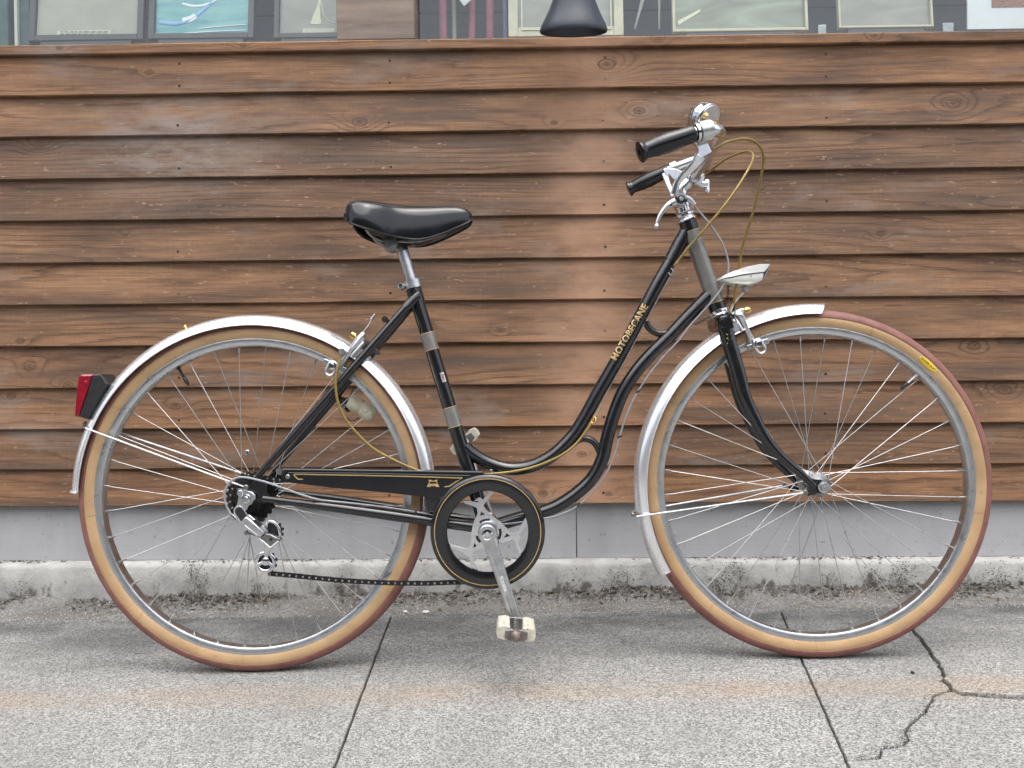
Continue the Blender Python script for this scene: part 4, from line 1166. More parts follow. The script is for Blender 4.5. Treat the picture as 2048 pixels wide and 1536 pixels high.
# ---- bell
bc = P(1416, 242, -.226); bd = Vector((-.58, .62, .53)).normalized()
bl = MB(); RB = .0290
bl.lathe([(RB, 0), (RB * 1.02, .001), (RB * 1.02, .003), (RB * .985, .006), (RB * .975, .013), (RB * .93, .0195), (RB * .80, .0255), (RB * .5, .0300), (.004, .0315), (0, .0315)], bc, bd, 36)
bell = bl.build('bell', M['chrome'], bike, smooth=45)
q = MB(); q.lathe([(RB * .94, -.0006), (RB * .90, -.002), (0, -.002)], bc, bd, 30); q.build('bell_plate', M['polish'], bell)
q = MB(); q.tube([P(1436, 247, -.235), P(1438, 243, -.236), P(1436, 238, -.237)], .0028, 8); q.tube([bc - bd * .002, P(1432, 250, -.240)], .004, 10); q.build('bell_clamp', M['brass'], bell)
q = MB(); q.tube([P(1383, 216, -.22), P(1391, 230, -.225), P(1396, 243, -.23)], [.001, .0022, .0016], 8); q.build('bell_thumb_lever', M['darksteel'], bell)

# ---- stem-mounted gear lever
gl = MB()
gc = P(1360.5, 400, -.026)
gl.tube([gc + Vector((0, .030, 0)), gc + Vector((0, -.006, 0))], .0125, 20)
gl.tube(spline([P(*ZB(*p), -.024) for p in ((730, 1085), (790, 1110), (845, 1165))], 4), lerp_list([.008, .006, .0042], 9), 12)
gl.tube(spline([P(*ZB(*p), -.030) for p in ((640, 1130), (590, 1150), (540, 1190), (480, 1270), (448, 1350), (440, 1390))], 5), [(r * .6, r) for r in lerp_list([.0085, .0064, .0050, .0042, .0036, .0034], 26)], 12)
gl.lathe([(0, -.0058), (.0036, -.0048), (.0058, -.001), (.0058, .001), (.0036, .0048), (0, .0058)], P(*ZB(440, 1392), -.030), (0, 1, 0), 16)
gear = gl.build('gear_lever', M['alloy'], bike, smooth=50)
q = MB(); q.disc(gc + Vector((0, -.0085, 0)), .0078, .003, n=20); q.tube([gc + Vector((-.012, -.009, .003)), gc + Vector((.012, -.009, -.003))], [(.002, .003)] * 2, 8); q.build('wing_bolt', M['plastic'], gear)
q = MB(); q.disc(gc + Vector((0, -.0112, 0)), .0042, .003, n=14); q.build('bolt_head', M['alloy'], gear)
q = MB(); q.disc(P(*ZB(590, 1168), -.036), .0038, .004, n=14); q.build('lever_bolt', M['chrome'], gear)

# ---- cables
def cable(name, lst, r, mat, n=7, label=None):
    q = MB(); q.tube(spline([P(x, y, o) for x, y, o in lst], n), r, 8); o = q.build(name, mat, bike, smooth=60)
    if label: o['label'] = label
    return o
cable('brake_cable', [(1424, 298, -.240), (1440, 291, -.232), (1457, 283, -.215), (1491, 277.5, -.180), (1514.8, 288, -.150), (1526.7, 312, -.128), (1521.6, 356, -.100), (1506, 423.7, -.070), (1487.7, 484.7, -.045), (1479, 528.7, -.030), (1470.8, 582.8, -.018), (1468, 606, -.012)], .0025, M['goldcable'], label='gold brake cable to the front brake')
cable('brake_cable', [(1404, 352, .235), (1420, 342.5, .22), (1450.5, 318.8, .17), (1481, 305.5, .11), (1500, 303.6, .065), (1506, 315, .03), (1494.5, 342.5, -.005), (1457, 400, -.026), (1410, 457.6, -.027), (1372.6, 500, -.019), (1349, 532, -.016)], .0025, M['goldcable'], label='gold brake cable to the rear brake')
def below(path_px, off_px, yo):   # helper: keeps the bare wire under the tube
    return [(x + off_px[0], y + off_px[1], yo) for x, y in path_px]
cable('brake_wire', [(1349, 532, -.010), (1341, 552, -.006), (1300, 627, -.004), (1256, 709, -.004), (1215, 783, -.004), (1190, 836, -.008)], .0009, M['spoke'])
cable('brake_cable', [(1192, 832, -.012), (1172.4, 862, -.013), (1146.6, 893, -.014), (1112, 916, -.0145), (1060.7, 936, -.015), (1003.4, 946, -.020), (940, 950, -.034), (880, 952, -.036), (835, 940.5, -.036), (789.6, 921, -.038), (747.5, 897.6, -.041), (712.3, 864.8, -.044), (688.9, 834.3, -.046), (674.8, 799, -.047), (671.3, 764, -.046), (675.5, 735, -.043), (681, 718, -.040)], .0026, M['goldcable'], label='gold cable housing looping up to the rear brake')
cable('gear_cable', [(1387.9, 411, -.022), (1420, 449, -.023), (1443.7, 484.7, -.024), (1455.6, 518.5, -.024), (1455.6, 545.6, -.024), (1443.7, 576, -.022), (1416.7, 611, -.018), (1382.8, 648, -.011), (1356, 682, -.008), (1313, 729, -.006), (1275, 784, -.005), (1253, 830, -.005), (1238.5, 875, -.005), (1229.7, 906, -.005), (1207.5, 954.5, -.005), (1161, 1007, -.006), (1118, 1030, -.008), (1080, 1038, -.012), (1010, 1048, -.020), (930, 1047, -.030), (860, 1029, -.040), (760, 1013, -.047), (640, 1000, -.0535)], .0019, M['greycable'], label='grey gear cable along the lower tube')
cable('gear_cable', [(640, 1000, -.055), (614.8, 993.5, -.061), (575, 979.5, -.067), (530.7, 964, -.071), (486.4, 954.5, -.074), (464, 960.7, -.075), (451, 979.5, -.075), (450, 1001.7, -.075), (457.6, 1021.6, -.074), (468.7, 1037, -.073)], .0022, M['greycable'], label='pale gear cable loop round the rear sprockets')
def clip(px, py, yo, ang):
    c = P(px, py, yo); q = MB(); q.box(c, (.0035, .006, .010), Matrix.Rotation(ang, 3, 'Y')); q.build('cable_clip', M['plastic'], frame, bevel=.0008)
for a in ((1355, 681, -.006, .8), (1276, 783, -.005, 1.1), (1239, 873, -.005, 1.2), (1157, 1009, -.006, .6), (832, 1026, -.042, 0), (628, 999, -.056, 0)): clip(*a)
q = MB(); q.tube(spline([P(1337, 545, -.012), P(1342, 551, -.016), P(1347, 544, -.017), P(1343, 537, -.013)], 4), .0012, 8); q.build('cable_eye', M['steel'], frame)
q = MB(); q.tube(spline([P(1182, 843, -.012), P(1187, 847, -.017), P(1192, 838, -.017), P(1188, 832, -.012)], 4), .0013, 8); q.build('cable_eye', M['brass'], frame)

# ---- mudguards
def fender(hub, a0, a1, mat, name, label, cut0=0.0, cut1=0.0, r_in=.3375, crown=.0215, hw=.0262, n=110):
    q = MB(); K = 16; vs = []; m = 2 * (K + 1)
    for i in range(n + 1):
        t = i / n; ring_ = []
        for k in range(K + 1):
            u = -1 + 2 * k / K
            s0 = a0 + cut0 * abs(u); s1 = a1 + cut1 * abs(u); a = RAD(s0 + (s1 - s0) * t)
            ang = u * RAD(80); r = r_in + crown * (math.cos(ang) - math.cos(RAD(80))) / (1 - math.cos(RAD(80)))
            y = hw * math.sin(ang) / math.sin(RAD(80))
            ring_.append((a, r, y, ang))
        for a, r, y, ang in ring_: vs.append(Vector((math.cos(a) * r, y, math.sin(a) * r)))
        for a, r, y, ang in reversed(ring_): vs.append(Vector((math.cos(a) * (r - .0011 * math.cos(ang)), y - .0011 * math.sin(ang), math.sin(a) * (r - .0011 * math.cos(ang)))))
    fs = [(i * m + k, (i + 1) * m + k, (i + 1) * m + (k + 1) % m, i * m + (k + 1) % m) for i in range(n) for k in range(m)]
    fs += [tuple(range(m)), tuple(n * m + k for k in reversed(range(m)))]
    q.add(vs, fs)
    o = q.build(name, mat, bike, smooth=60); o.location = hub; o['label'] = label
    for k in (0, K):
        e = MB(); e.tube([vs[i * m + k] for i in range(n + 1)], .0016, 8); e.build('rolled_edge', mat, o)
    return o, vs, m, K, n
ff_, fv, fm, fK, fn = fender(HUB_F, 85.0, 209.0, M['fender'], 'mudguard', 'front mudguard of bright metal', cut0=2.6)
q = MB(); q.tube([fv[k] for k in range(fK + 1)], .0017, 8); q.build('tip_edging', M['fender'], ff_)
q = MB(); q.tube([fv[3 * fm + k] + (fv[3 * fm + k].normalized() * .0002) for k in range(1, fK)], .0006, 6); q.build('tip_line', M['steel'], ff_)
q = MB(); q.tube([fv[fn * fm + k] for k in range(fK + 1)], .0015, 8); q.build('tip_edging', M['fender'], ff_)
rf_, rv, rm, rK, rn = fender(HUB_R, -9.0, 177.2, M['fender'], 'mudguard', 'rear mudguard of bright metal', n=150)
q = MB(); q.tube([rv[rn * rm + k] * 1.004 for k in range(rK + 1)], .0024, 8); q.build('tip_edging', M['fender'], rf_)
# stays of the mudguards
def stay(a, b, loop, name, hub):
    for s in (-1, 1):
        q = MB(); A = P(*a, -.030); B_ = P(*b, -.058)
        A.y, B_.y = s * .030, s * .058
        q.tube([A, B_], .0020, 8); q.build('mudguard_stay', M['alloy'], loop)
        q = MB(); q.disc(B_, .0052, .005, n=14); q.build('stay_eye', M['steel'], loop)
stay((172, 856.5), (492, 975), rf_, 'rear', HUB_R); stay((1273, 1033), (1611, 985), ff_, 'front', HUB_F)
for o in [c for f in (rf_, ff_) for c in f.children if c.name.startswith(('mudguard_stay', 'stay_eye'))]:
    o.location = -o.parent.location
def stay_loop(f, px, py, hub):
    c = P(px, py, -.030) - hub; ang = math.atan2(c.z, c.x); q = MB(); lst = []
    for k in range(13):
        u = -1 + 2 * k / 12; a = u * RAD(80); r = .3415 + .0215 * (math.cos(a) - math.cos(RAD(80))) / (1 - math.cos(RAD(80)))
        lst.append(Vector((math.cos(ang) * r, .030 * math.sin(a) / math.sin(RAD(80)), math.sin(ang) * r)))
    q.tube(lst, .0021, 8); q.build('stay_loop', M['chrome'], f)
    q = MB(); q.disc(lst[6] * 1.008, .0045, .006, lst[6], 10); q.build('stay_bolt', M['steel'], f)
stay_loop(rf_, 172, 856.5, HUB_R); stay_loop(ff_, 1273, 1033, HUB_F)
# brass nut on the rear mudguard
q = MB(); c = (P(370, 651, 0) - HUB_R).normalized() * .3600; q.lathe([(0, .0065), (.003, .006), (.0042, .003), (.0042, -.004)], c, c, 8); q.build('wing_nut', M['brass'], rf_)
q = MB(); q.disc(P(833, 891, -.0252) - HUB_R, .0028, .002, P(833, 891, 0) - HUB_R + Vector((0, -.12, 0)), 10); q.build('rivet', M['alloy'], rf_)

# ---- tail light
tl = MB(); black = [P(*ZT(x, y), -.026) for x, y in ((255, 572), (312, 568), (345, 610), (365, 645), (300, 765), (215, 918), (150, 898), (205, 735))]
tl.pillow([(p.x, p.z) for p in black], [(-.028, .93), (-.025, 1), (.025, 1), (.028, .93)])
tail = tl.build('tail_light', M['plastic'], bike, smooth=30)
rd = MB(); redp = [P(*ZT(x, y), -.026) for x, y in ((146, 582), (160, 572), (253, 570), (230, 650), (200, 735), (150, 897), (113, 893), (122, 780), (135, 660))]
rd.pillow([(p.x, p.z) for p in redp], [(-.0275, .9), (-.0245, 1), (.0245, 1), (.0275, .9)]); rd.build('red_lens', M['red'], tail, smooth=30)
q = MB(); q.lathe([(0, -.0014), (.0048, -.0012), (.0055, 0)], P(*ZT(192, 640), -.0272), (0, 1, 0), 16); q.build('reflector', M['red'], tail)
q = MB(); q.tube([P(*ZT(135, 690), -.0268), P(*ZT(196, 700), -.0268)], .0007, 6); q.build('lens_seam', M['plastic'], tail)

# ---- headlight
up_ = [(345, 208), (372, 168), (480, 120), (560, 92), (650, 68), (770, 46), (880, 46), (850, 90), (818, 132), (690, 148), (560, 166), (440, 192)]
lo_ = [(345, 214), (440, 198), (560, 172), (690, 154), (812, 139), (806, 180), (798, 210), (760, 240), (700, 258), (640, 272), (540, 270), (430, 255), (358, 235)]
hl = MB(); hl.pillow([(P(*ZF(*p), -.024).x, P(*ZF(*p), -.024).z) for p in up_], [(-.030, .90), (-.0285, .965), (-.025, 1), (.025, 1), (.0285, .965), (.030, .90)])
light = hl.build('headlight', M['lampwhite'], bike, smooth=50)
q = MB(); q.pillow([(P(*ZF(*p), -.024).x, P(*ZF(*p), -.024).z) for p in lo_], [(-.0285, .86), (-.0268, .95), (-.022, 1), (.022, 1), (.0268, .95), (.0285, .86)]); q.build('lower_shell', M['lamplower'], light, smooth=50)
q = MB(); q.pillow([(P(*ZF(*p), -.02).x, P(*ZF(*p), -.02).z) for p in ((872, 52), (884, 52), (812, 205), (800, 205))], [(-.022, .9), (-.018, 1), (.018, 1), (.022, .9)]); q.build('lens', M['lens'], light)
q = MB(); q.tube(spline([P(*ZF(*p), -.004) for p in ((605, 300), (590, 345), (540, 400), (490, 460), (455, 540), (445, 580))], 4), [(r, .0025) for r in lerp_list([.0065, .0070, .0068, .006, .005, .004], 21)], 10); q.build('lamp_bracket', M['cream'], light, smooth=50)
q = MB(); c = P(*ZF(605, 322), -.004); q.tube([c + Vector((0, -.010, 0)), c + Vector((0, .010, 0))], .0062, 14); q.disc(c + Vector((0, -.011, 0)), .0045, .002, n=12); q.build('lamp_pivot', M['alloy'], light)
# curly lamp wires
def curl(a, b, turns, r, name, parent):
    a, b = Vector(a), Vector(b); d = b - a; L = d.length; d.normalize(); u = Vector((0, 1, 0)); w = d.cross(u); q = MB(); n = turns * 10
    q.tube([a + d * L * k / n + (u * math.cos(k * .628) + w * math.sin(k * .628)) * r for k in range(n + 1)], .0008, 5); q.build(name, M['plastic'], parent)
curl(P(*ZF(425, 262), .0), P(*ZF(408, 480), .0), 8, .0022, 'lamp_wire', light)
curl(P(*ZF(225, 632), -.012), P(*ZF(48, 712), -.010), 9, .0026, 'lamp_wire', light)

# ---- brakes
def caliper(Zf, arm_n, arm_w, pad, top, label):
    q = MB(); a = spline([P(*Zf(x, y), -.033 + .003 * i) if i else P(*Zf(x, y), -.026) for i, (x, y) in enumerate(arm_n)], 5)
    q.tube(a, [(.0042, r) for r in lerp_list(arm_w, len(a))], 12)
    f_ = [Vector((v.x, -v.y, v.z)) for v in a]; q.tube(f_, [(.0042, r) for r in lerp_list(arm_w, len(a))], 12)
    q.tube([a[2], f_[2]], .0065, 12)
    o = q.build('brake_caliper', M['alloy'], bike, smooth=50); o['label'] = label
    # slotted eye carrying the pad
    c = P(*Zf(*pad[0]), -.027); e = P(*Zf(*pad[1]), -.027); d = (e - c).normalized(); s = Vector((-d.z, 0, d.x)); r = .0105; loop = []
    for k in range(24):
        an = 2 * math.pi * k / 24; base = c if math.cos(an) < 0 else e
        loop.append(base + d * math.cos(an) * r * .8 + s * math.sin(an) * r * .8)
    q = MB(); q.tube(loop, (0.0030), 8, closed=True); q.build('pad_eye', M['alloy'], o)
    q = MB(); q.lathe([(0, -.007), (.004, -.007), (.0045, -.005), (.0075, -.0045), (.0080, .002)], c, (0, 1, 0), 14); q.build('pad_bolt', M['chrome'], o)
    return o
def pad(o, Zf, a, b):
    a, b = P(*Zf(*a), -.0175), P(*Zf(*b), -.0175); d = (b - a); q = MB()
    q.box((a + b) / 2, (d.length, .007, .0105), Matrix.Rotation(-math.atan2(d.z, d.x), 3, 'Y')); q.build('brake_pad', M['alloy'], o, bevel=.0012)
fb = caliper(ZFB, [(430, 330), (520, 400), (600, 560), (680, 750), (760, 930), (830, 1060)], [.0085, .0072, .0062, .0056, .0062, .0080], ((965, 1120), (1050, 1255)), None, 'front brake caliper')
pad(fb, ZFB, (690, 1230), (1240, 1040))
q = MB()
q.tube([P(*ZFB(330, 385), -.010), P(*ZFB(440, 320), -.012), P(*ZFB(530, 275), -.014), P(*ZFB(600, 262), -.014)], [.006, .007, .0055, .0045], 10)
q.tube([P(*ZFB(380, 390), -.020), P(*ZFB(470, 600), -.026), P(*ZFB(560, 780), -.028)], [.0032, .0040, .0040], 10)
q.tube([P(*ZFB(250, 330), -.0), P(*ZFB(300, 390), -.0), P(*ZFB(400, 420), -.0)], [.004, .005, .006], 10)
q.build('caliper_bridge', M['alloy'], fb, smooth=50)
q = MB(); c, e = P(*ZFB(630, 285), -.014), P(*ZFB(780, 235), -.014); q.tube([c, c.lerp(e, .2), c.lerp(e, .75), e], [(.004, .004), (.0035, .0068), (.0035, .0062), (.002, .003)], 10); q.build('adjuster', M['brass'], fb)
q = MB(); q.poly([P(*ZFB(x, y), -.0295) for x, y in ((300, 605), (430, 555), (520, 770), (385, 838))], (0, .003, 0)); q.build('mudguard_bracket', M['fender'], fb)
q = MB(); q.tube([P(1470, 600, -.006), P(1466, 622, -.006), P(1476, 632, -.008)], [.0030, .0035, .003], 8); q.build('cable_stop', M['darksteel'], fb)

rb = caliper(ZRB, [(860, 560), (760, 680), (660, 800), (560, 930), (470, 1060), (400, 1130)], [.0085, .0075, .0066, .006, .0066, .008], ((262, 1148), (205, 1250)), None, 'rear brake caliper')
pad(rb, ZRB, (70, 1040), (560, 1250))
q = MB()
q.tube([P(*ZRB(880, 500), -.02), P(*ZRB(820, 560), -.03), P(*ZRB(590, 870), -.034)], [.0065, .0052, .0048], 10)
q.tube([P(*ZRB(760, 560), -.034), P(*ZRB(580, 840), -.037)], [.0022, .0022], 8)
q.tube([P(*ZRB(900, 660), -.03), P(*ZRB(700, 880), -.034), P(*ZRB(660, 940), -.034)], [.003, .0035, .0035], 8)
c = P(*ZRB(465, 850), -.034); q.tube([c + Vector((0, -.008, 0)), c + Vector((0, .010, 0))], .0062, 12)
q.build('caliper_bridge', M['alloy'], rb, smooth=50)
q = MB(); c, e = P(*ZRB(720, 570), -.026), P(*ZRB(630, 490), -.026); q.tube([c, c.lerp(e, .3), e], [(.003, .003), (.0035, .0072), (.0035, .0055)], 10); q.build('adjuster', M['brass'], rb)
q = MB(); q.tube([P(*ZRB(870, 470), -.02), P(*ZRB(1000, 300), -.016), P(*ZRB(1060, 190), -.012)], .0009, 6); q.build('brake_wire', M['spoke'], rb)
q = MB(); q.tube([P(*ZRB(1050, 200), -.012), P(*ZRB(1078, 150), -.012), P(*ZRB(1080, 148), -.012), P(*ZRB(1125, 85), -.012)], [.0036, .0036, .0026, .0024], 10); q.build('wire_ferrule', M['chrome'], rb)
q = MB(); q.poly([P(*ZRB(x, y), -.0295) for x, y in ((690, 960), (830, 800), (900, 820), (770, 990))], (0, .003, 0)); q.build('mudguard_bracket', M['fender'], rb)
q = MB()
for x, y in ((1120, 810), (1180, 880)):
    c = P(*ZRB(x, y), -.012); q.tube([c + Vector((0, -.006, 0)), c + Vector((0, .02, 0))], .0048, 6)
q.build('brake_bolt', M['chrome'], rb)
# pump peg
q = MB(); c = P(*ZRB(1330, 190), -.022); q.tube([P(*ZRB(1400, 230), -.020), c], [.0035, .005], 10); q.tube([c + Vector((0, -.004, 0)), c + Vector((0, .006, 0))], .0062, 12); q.build('pump_peg', M['darksteel'], frame)

# ---- dynamo on the far stay
dy = MB(); ax0, ax1 = P(700, 793, .040), P(752, 846, .040)
a, b = P(*Z6(640, 885), .040), P(*Z6(775, 965), .040); d = (b - a).normalized()
dy.lathe([(0, -.018), (.0150, -.018), (.0168, -.014), (.0168, .006), (.0150, .0085), (.0150, .012), (.0178, .015), (.0178, .036), (.0150, .040), (0, .040)], a.lerp(b, .15), d, 24)
dyn = dy.build('dynamo', M['cream'], bike, smooth=40)
q = MB(); q.tube([P(*Z6(505, 850), .045), P(*Z6(560, 880), .044), P(*Z6(600, 930), .040)], [.008, .010, .010], 12); q.build('dynamo_bracket', M['darksteel'], dyn)
q = MB(); q.disc(P(*Z6(540, 902), .030), .0052, .006, n=14); q.build('dynamo_bolt', M['chrome'], dyn)
q = MB(); q.tube(spline([P(*Z6(570, 1000), .03), P(*Z6(590, 1022), .03), P(*Z6(630, 1028), .03), P(*Z6(665, 1008), .035), P(*Z6(672, 1020), .036)], 5), .0012, 6); q.build('dynamo_wire', M['plastic'], dyn)
q = MB(); q.tube(spline([P(*Z6(520, 840), .05), P(*Z6(590, 830), .05), P(*Z6(620, 770), .05), P(*Z6(640, 740), .05)], 5), .0012, 6); q.build('dynamo_wire', M['plastic'], dyn)

# ---- chainwheel, guard, cranks, pedals
YG = -.058
gc_ = Vector((BX, YG, BZ))
gd = MB(); RO, RI = .1105, .0775
gd.lathe([(RI, -.0015), (RI + .0015, -.0045), (RI + .004, -.0052), (RO - .012, -.0062), (RO - .004, -.0052), (RO - .0008, -.002), (RO, .004), (RO - .002, .010), (RO - .004, .010), (RO - .004, -.0010), (RI + .002, .0)], gc_, (0, 1, 0), 96, closed=True)
guard_disc = gd.build('chainwheel_guard', M['paint'], bike, smooth=40)
q = MB(); q.lathe([(RO - .0098, -.0064), (RO - .0082, -.0063)], gc_, (0, 1, 0), 96); q.f = [f for f in q.f if len(f) == 4]; q.build('gold_line', M['gold'], guard_disc)
cgp = [(564, 951), (569, 941), (577, 939.5), (700, 941), (960, 944.5), (975, 949), (930, 972), (893, 985), (880, 997), (860, 994.6), (760, 984), (660, 975), (585, 966), (572, 963)]
cg = MB(); near_pl = [P(*p, -.0565) for p in cgp]; cg.poly(near_pl, (0, .0016, 0))
rim_ = spline([P(*p, -.0560) for p in ((564, 951), (569, 940.5), (577, 939), (700, 940.6), (850, 942.6), (965, 944.5))], 6)
cg.tube(rim_, .0026, 8)
cg.poly([P(570, 939.5, -.056), P(960, 944, -.056), P(960, 948, -.056), P(570, 943, -.056)], (0, .030, 0))
chain_guard = cg.build('chain_guard', M['paint'], bike, smooth=40)
q = MB(); q.tube([P(577, 945.5, -.0572), P(700, 946.2, -.0572), P(940, 951.5, -.0572)], .0011, 8); q.build('pressed_ridge', M['paint'], chain_guard)
# behind-guard bracket
q = MB(); q.poly([P(*Z4(x, y), -.052) for x, y in ((318, 462), (345, 455), (420, 470), (400, 560), (330, 570))], (0, .003, 0)); q.build('guard_bracket', M['paint'], chain_guard)
def flat_line(lst, w, yo, mat, name, parent):
    p_ = [P(x, y, yo) for x, y in lst]; q = MB(); L, Rr = [], []
    for i, p in enumerate(p_):
        a = p_[max(0, i - 1)]; b = p_[min(len(p_) - 1, i + 1)]; t = (b - a).normalized(); n_ = Vector((-t.z, 0, t.x)) * w / 2
        L.append(p + n_); Rr.append(p - n_)
    n = len(p_); q.add(L + Rr, [(i, i + 1, n + i + 1, n + i) for i in range(n - 1)]); return q.build(name, mat, parent, smooth=0)
flat_line([(606, 958.5), (596, 958.3), (587, 949.2), (590, 948.3), (700, 950.2), (830, 953), (925, 956), (911, 964), (898.5, 972.5), (889, 973.5)], .0022, -.0569, M['gold'], 'gold_line', chain_guard)
# maker's emblem: a broad M with notched foot
em = MB()
def emp(*pp): em.poly([P(*ZM(x, y), -.0570) for x, y in pp], (0, -.0003, 0))
emp((985, 250), (1045, 250), (1075, 275), (1135, 275), (1165, 250), (1222, 250), (1200, 296), (1008, 296))
emp((1005, 302), (1028, 302), (1005, 345), (985, 345)); emp((1180, 302), (1203, 302), (1222, 345), (1202, 345))
emp((982, 350), (1225, 350), (1262, 432), (1170, 432), (1130, 392), (1100, 428), (1072, 392), (1035, 432), (940, 432))
em.build('emblem', M['gold'], chain_guard, smooth=0)
q = MB(); q.lathe([(0, -.003), (.003, -.0028), (.0048, -.001), (.0048, .001)], P(*Z3(703, 422), -.0578), (0, 1, 0), 14); q.build('guard_screw', M['steel'], chain_guard)
q = MB(); q.poly([P(*Z3(x, y), -.055) for x, y in ((590, 355), (625, 340), (668, 372), (640, 412), (600, 395))], (0, .0025, 0)); q.build('guard_bracket', M['steel'], chain_guard)
q = MB(); q.disc(P(982, 942, -.048), .0040, .006, (0, 0, 1), 12); q.build('guard_screw', M['steel'], chain_guard)

# chainwheel: three forked arms
spi = [(672, 484), (684, 472), (702, 472), (716, 490), (740, 462), (768, 425), (800, 430), (770, 466), (735, 508), (722, 530), (750, 566), (790, 602), (850, 650), (905, 708), (936, 722), (965, 700), (1000, 640), (1020, 605), (1040, 640), (1012, 690), (975, 728), (990, 745),
       (972, 772), (968, 795), (998, 862), (975, 872), (948, 800), (932, 768), (885, 777), (820, 800), (762, 824), (700, 832), (662, 842), (642, 862), (652, 920), (690, 995), (652, 985), (630, 930), (620, 884), (592, 866), (560, 848), (505, 830), (478, 792), (540, 812), (606, 828), (622, 812), (630, 770), (640, 700), (655, 640), (682, 582), (674, 544), (640, 528), (590, 512), (580, 494), (650, 500)]
sw_ = MB(); sw_.poly([P(*Z4(*p), -.0545) for p in spi], (0, .0035, 0))
chainwheel = sw_.build('chainwheel', M['polish'], bike, smooth=20, bevel=.0008)
q = MB(); q.lathe([(RI + .001, 0), (RI + .012, 0), (RI + .012, .003), (RI + .001, .003)], Vector((BX, -.054, BZ)), (0, 1, 0), 72, closed=True); q.build('toothed_ring', M['darksteel'], chainwheel)
def slot(lst, w):
    q = MB(); q.tube([P(*Z4(*p), -.0550) for p in lst], [(.0006, w)] * len(lst), 8); q.build('slot', M['hole'], chainwheel)
slot([(697, 646), (715, 634), (740, 628), (768, 626)], .0022)
slot([(836, 690), (842, 715), (838, 740), (826, 762)], .0026); slot([(676, 740), (684, 765), (702, 782)], .0026)
q = MB(); q.poly([P(*Z4(x, y), -.0551) for x, y in ((708, 568), (732, 590), (696, 598))], (0, -.0004, 0)); q.build('slot', M['hole'], chainwheel)
q = MB(); q.poly([P(*Z4(x, y), -.0551) for x, y in ((884, 722), (908, 740), (868, 752))], (0, -.0004, 0)); q.build('slot', M['hole'], chainwheel)
q = MB(); q.poly([P(*Z4(x, y), -.0551) for x, y in ((660, 790), (676, 812), (650, 820))], (0, -.0004, 0)); q.build('slot', M['hole'], chainwheel)
YC = -.078
cr0 = Vector((BX, YC, BZ)); ce = P(1031, 1238, YC); cr1 = Vector((ce.x, YC - .006, ce.z))
def crank(c0, c1, sgn):
    q = MB(); d = (c1 - c0).normalized(); s = Vector((-d.z, 0, d.x)); L = (c1 - c0).length
    q.lathe([(.0165, sgn * .012), (.0178, sgn * .010), (.0178, -sgn * .007), (.0160, -sgn * .009), (.0095, -sgn * .009), (.0090, -sgn * .005), (0, -sgn * .005)], c0, (0, 1, 0), 32)
    secs = [(0.0, .0150, .0085), (.18, .0128, .0080), (.4, .0118, .0072), (.7, .0105, .0064), (.92, .0102, .0062), (1.0, .0115, .0064), (1.045, .0090, .0060)]
    vs = []
    for t, w, th in secs:
        c = c0.lerp(c1, t) if t <= 1 else c1 + d * L * (t - 1)
        for a, b in ((-1, -.55), (-.72, -1), (.72, -1), (1, -.55), (1, .55), (.72, 1), (-.72, 1), (-1, .55)): vs.append(c + s * w * a + Vector((0, b * th, 0)))
    n = len(secs); fs = [(i * 8 + k, (i + 1) * 8 + k, (i + 1) * 8 + (k + 1) % 8, i * 8 + (k + 1) % 8) for i in range(n - 1) for k in range(8)]
    fs += [tuple(range(8)), tuple((n - 1) * 8 + k for k in reversed(range(8)))]
    q.add(vs, fs)
    return q.build('crank', M['alloy'], bike, smooth=40, bevel=.0012), d, s, L
ck, cd, cs, cL = crank(cr0, cr1, 1)
q = MB(); q.lathe([(0, -.0075), (.003, -.0075), (.004, -.0060), (.0075, -.0055), (.0080, -.004), (.0085, -.003)], cr0 + Vector((0, -.0035, 0)), (0, 1, 0), 18); q.build('crank_bolt', M['chrome'], ck)
# pressed grooves and the maker's name on the crank
for t0, t1 in ((.28, .46), (.70, .92)):
    a, b = cr0.lerp(cr1, t0), cr0.lerp(cr1, t1); a.y -= .0073; b.y -= .0066
    q = MB(); q.tube([a - cs * .0018, b - cs * .0018], [(.0007, .0007)] * 2, 6); q.build('groove_edge', M['chrome'], ck)
me = text_mesh('SOLIDA', .0098, .0002, .00015)
mid = cr0.lerp(cr1, .575); kx = .030 / max(1e-6, max(v.co.x for v in me.vertices) - min(v.co.x for v in me.vertices))
for v in me.vertices:
    c = v.co.copy(); v.co = mid + cd * (c.x * kx) + cs * (c.y * .9 - .0008) + Vector((0, -.0079 - c.z, 0))
me.materials.append(M['lampwhite']); link('crank_lettering', me, ck)
fc0 = Vector((BX, .070, BZ)); fc1 = Vector((2 * BX - cr1.x, .078, 2 * BZ - cr1.z))
crank(fc0, fc1, -1)
q = MB(); q.tube([Vector((BX, -.060, BZ)), Vector((BX, .064, BZ))], .0085, 14); q.build('axle', M['steel'], bike)
